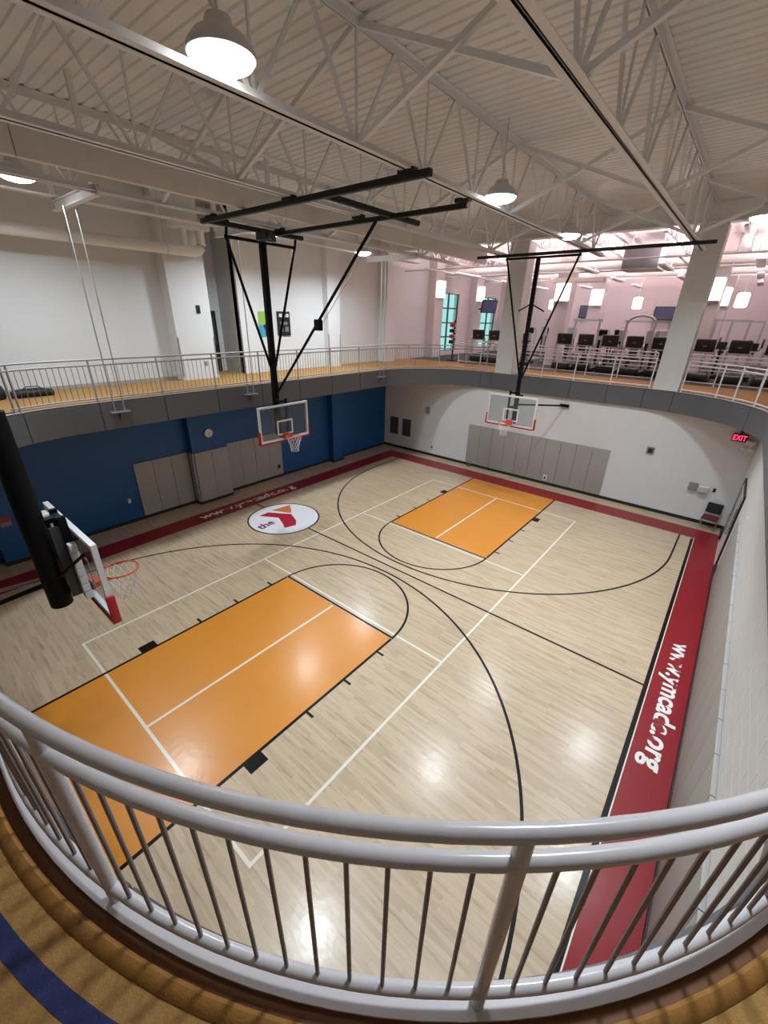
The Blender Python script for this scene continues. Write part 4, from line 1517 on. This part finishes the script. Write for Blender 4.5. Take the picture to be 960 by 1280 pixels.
sb = spin_bike((-4.4, 14.95, ZF), 'black exercise bike standing behind the treadmill row')
for x in (-3.4, -0.2, 0.8, 1.8, 5.1, 6.1):
    copy_tree(sb, loc=(x, 15.0 + 0.06 * math.sin(9 * x), ZF))

# stand with red and black gear by the window
t = thing('gear_stand', (-6.3, 12.9, ZF), 'tall stand stacked with red and black gear before the window', 'stand')
B(-6.52, -6.10, 12.75, 13.05, ZF, ZF + 0.05).build('base', TREADB, t)
B(-6.34, -6.28, 12.88, 12.94, ZF, ZF + 2.0).build('pole', TREADB, t)
for i in range(4):
    z = ZF + 0.85 + i * 0.27
    B(-6.52, -6.20, 12.76, 12.98, z, z + 0.17).build('gear_box', REDI if i % 2 else TREADB, t, bevel=0.02)
    for j in range(2):
        B(-6.18, -6.10, 12.72, 12.80, z + j * 0.10, z + j * 0.10 + 0.06).build('white_tag', PLASTW, t)

# televisions
for (x, y, z, rz, lb) in ((-3.05, YB - 0.25, 7.05, 0.0, 'flat television on the fitness room wall between the columns'),
                          (1.42, YB - 0.25, 7.0, 0.0, 'flat television on the fitness room wall beside the front column')):
    t = thing('television', (x, y, z), lb, 'television')
    B(x - 0.62, x + 0.62, y - 0.05, y + 0.05, z - 0.38, z + 0.38).build('case', PLASTB, t, bevel=0.01)
    B(x - 0.57, x + 0.57, y - 0.056, y - 0.05, z - 0.33, z + 0.33).build('screen', SCREEN, t)
    B(x - 0.05, x + 0.05, y + 0.05, y + 0.25, z - 0.05, z + 0.05).build('mount', PLASTB, t)
t = thing('television', (-7.2, 18.3, 6.75), 'television on a tilted arm beside the windows', 'television')
Rt = Matrix.Rotation(1.15, 3, 'Z') @ Matrix.Rotation(0.15, 3, 'X')
MB().cbox((-7.2, 18.3, 7.15), (1.15, 0.08, 0.72), Rt).build('case', PLASTB, t)
sc = Rt @ Vector((0, -0.045, 0))
MB().cbox(Vector((-7.2, 18.3, 7.15)) + sc, (1.05, 0.006, 0.62), Rt).build('screen', SCREEN, t)
MB().beam((-7.25, 18.35, 7.1), (-8.05, 18.55, 7.0), 0.06, 0.06).build('arm', PLASTB, t)


# sconces on the columns and pilasters
def sconce(x, y, z, dx, dy, label):
    t = thing('column_sconce', (x, y, z), label, 'lamp', 'glowing sconces in the fitness room')
    B(x - dx, x + dx, y - dy, y + dy, z - 0.40, z + 0.40).build('glass', SCONCE, t, bevel=0.03)
    B(x - dx - 0.01, x + dx + 0.01, y - dy - 0.01, y + dy + 0.01, z + 0.40, z + 0.45).build('cap', STEELW, t)
    B(x - dx - 0.01, x + dx + 0.01, y - dy - 0.01, y + dy + 0.01, z - 0.44, z - 0.40).build('cap', STEELW, t)


for cx in (-1.73, 4.20):
    for cy, nm in ((15.4, 'first'), (21.3, 'second')):
        sconce(cx, cy - 0.46, 7.72, 0.30, 0.09, 'glowing box sconce on the %s inner column %s' % (nm, 'nearer the windows' if cx < 0 else 'nearer the power racks'))
for yy, lb in ((13.9, 'glowing sconce on the pilaster before the first window'), (18.55, 'glowing sconce on the pilaster between the windows')):
    sconce(-7.94, yy, 7.85, 0.10, 0.26, lb)
for x, y, lb in ((0.75, 19.5, 'glowing pendant lamp hanging between the cable machines'), (5.2, 16.4, 'glowing pendant lamp hanging before the power rack'), (-4.6, 22.0, 'glowing pendant lamp hanging near the far windows')):
    t = thing('pendant_lamp', (x, y, 7.0), lb, 'lamp', 'fitness room pendants')
    MB().lathe((x, y, 7.1), [(0.16, 0.0), (0.22, 0.05), (0.22, 0.5), (0.16, 0.56)], 20).build('shade', SCONCE, t, smooth=True)
    MB().tube((x, y, 7.66), (x, y, ZD), 0.015, 8).build('stem', STEELW, t)

# added uplight bars, invented fixtures that brighten the fitness room ceiling
for i, x in enumerate((-5.6, -2.8, 0.0, 2.75, 5.5)):
    for y in (12.6, 17.5, 22.2):
        t = thing('added_uplight', (x, y, 8.3), 'added white uplight bar brightening the fitness room ceiling', 'lamp', 'added uplight bars')
        B(x - 0.12, x + 0.12, y - 1.1, y + 1.1, 8.30, 8.37).build('housing', STEELW, t)
        B(x - 0.10, x + 0.10, y - 1.05, y + 1.05, 8.37, 8.385).build('diffuser', SCONCE, t)
        for dy in (-0.9, 0.9):
            MB().tube((x, y + dy, 8.37), (x, y + dy, ZD), 0.006, 6).build('hanger', STEEL, t)
        l = bpy.data.lights.new('added_uplight_glow', 'AREA')
        l.shape = 'RECTANGLE'
        l.size = 0.2
        l.size_y = 2.1
        l.energy = FIT_ADDED_W
        l.color = FIT_COL
        lo = bpy.data.objects.new('added_uplight_glow', l)
        COL.objects.link(lo)
        lo.parent = t
        lo.location = (0, 0, 0.10)
        lo.rotation_euler = (PI, 0, 0)

# big square duct drop and branch ducts
t = thing('duct_drop', (1.75, 13.2, 8.3), 'square grey duct end hanging before the fitness room', 'duct')
B(1.08, 2.42, 12.95, 14.3, 8.34, 9.2).build('duct_body', DUCTM, t, bevel=0.02)
B(1.12, 2.38, 12.93, 12.955, 8.38, 9.16).build('end_panel', FASC, t)
for x in (1.2, 2.3):
    B(x - 0.02, x + 0.02, 13.5, 13.6, 9.19, ZD).build('hanger_strap', STEELW, t)
for (y, z, r, lb) in ((14.72, 8.76, 0.16, 'slim round white duct crossing the fitness room before the inner columns'), (16.0, 8.76, 0.2, 'round white duct crossing the middle of the fitness room'), (19.9, 8.76, 0.2, 'round white duct crossing the back of the fitness room')):
    MB().tube((-8.4, y, z), (9.5, y, z), r, 20).build('round_duct', PIPEW, label=lb, cat='duct', smooth=True)
for (x0, y0, x1, y1, z, lb) in ((-8.3, 11.0, 9.5, 11.0, 8.50, 'thin sprinkler pipe just past the columns'), (-8.3, 14.6, 9.5, 14.6, 8.50, 'thin sprinkler pipe over the treadmills'), (-8.3, 18.9, 9.5, 18.9, 8.50, 'thin sprinkler pipe over the cable machines'),
                               (-6.2, 9.8, -6.2, 24.8, 8.42, 'thin sprinkler pipe running along the windows'), (3.4, 10.3, 3.4, 24.8, 8.42, 'thin sprinkler pipe running past the column')):
    MB().tube((x0, y0, z), (x1, y1, z), 0.03, 8).build('sprinkler_pipe', STEELW, label=lb, cat='pipe', smooth=True)
t = thing('linear_diffuser', (-1.0, 13.6, 8.0), 'long flat grey ceiling panel hung over the treadmills', 'panel')
B(-1.9, 0.3, 13.9, 14.3, 8.02, 8.2).build('panel', DUCTM, t, bevel=0.02)
for x in (-1.5, -0.1):
    MB().tube((x, 14.1, 8.2), (x, 14.1, ZD), 0.01, 6).build('hanger', STEEL, t)
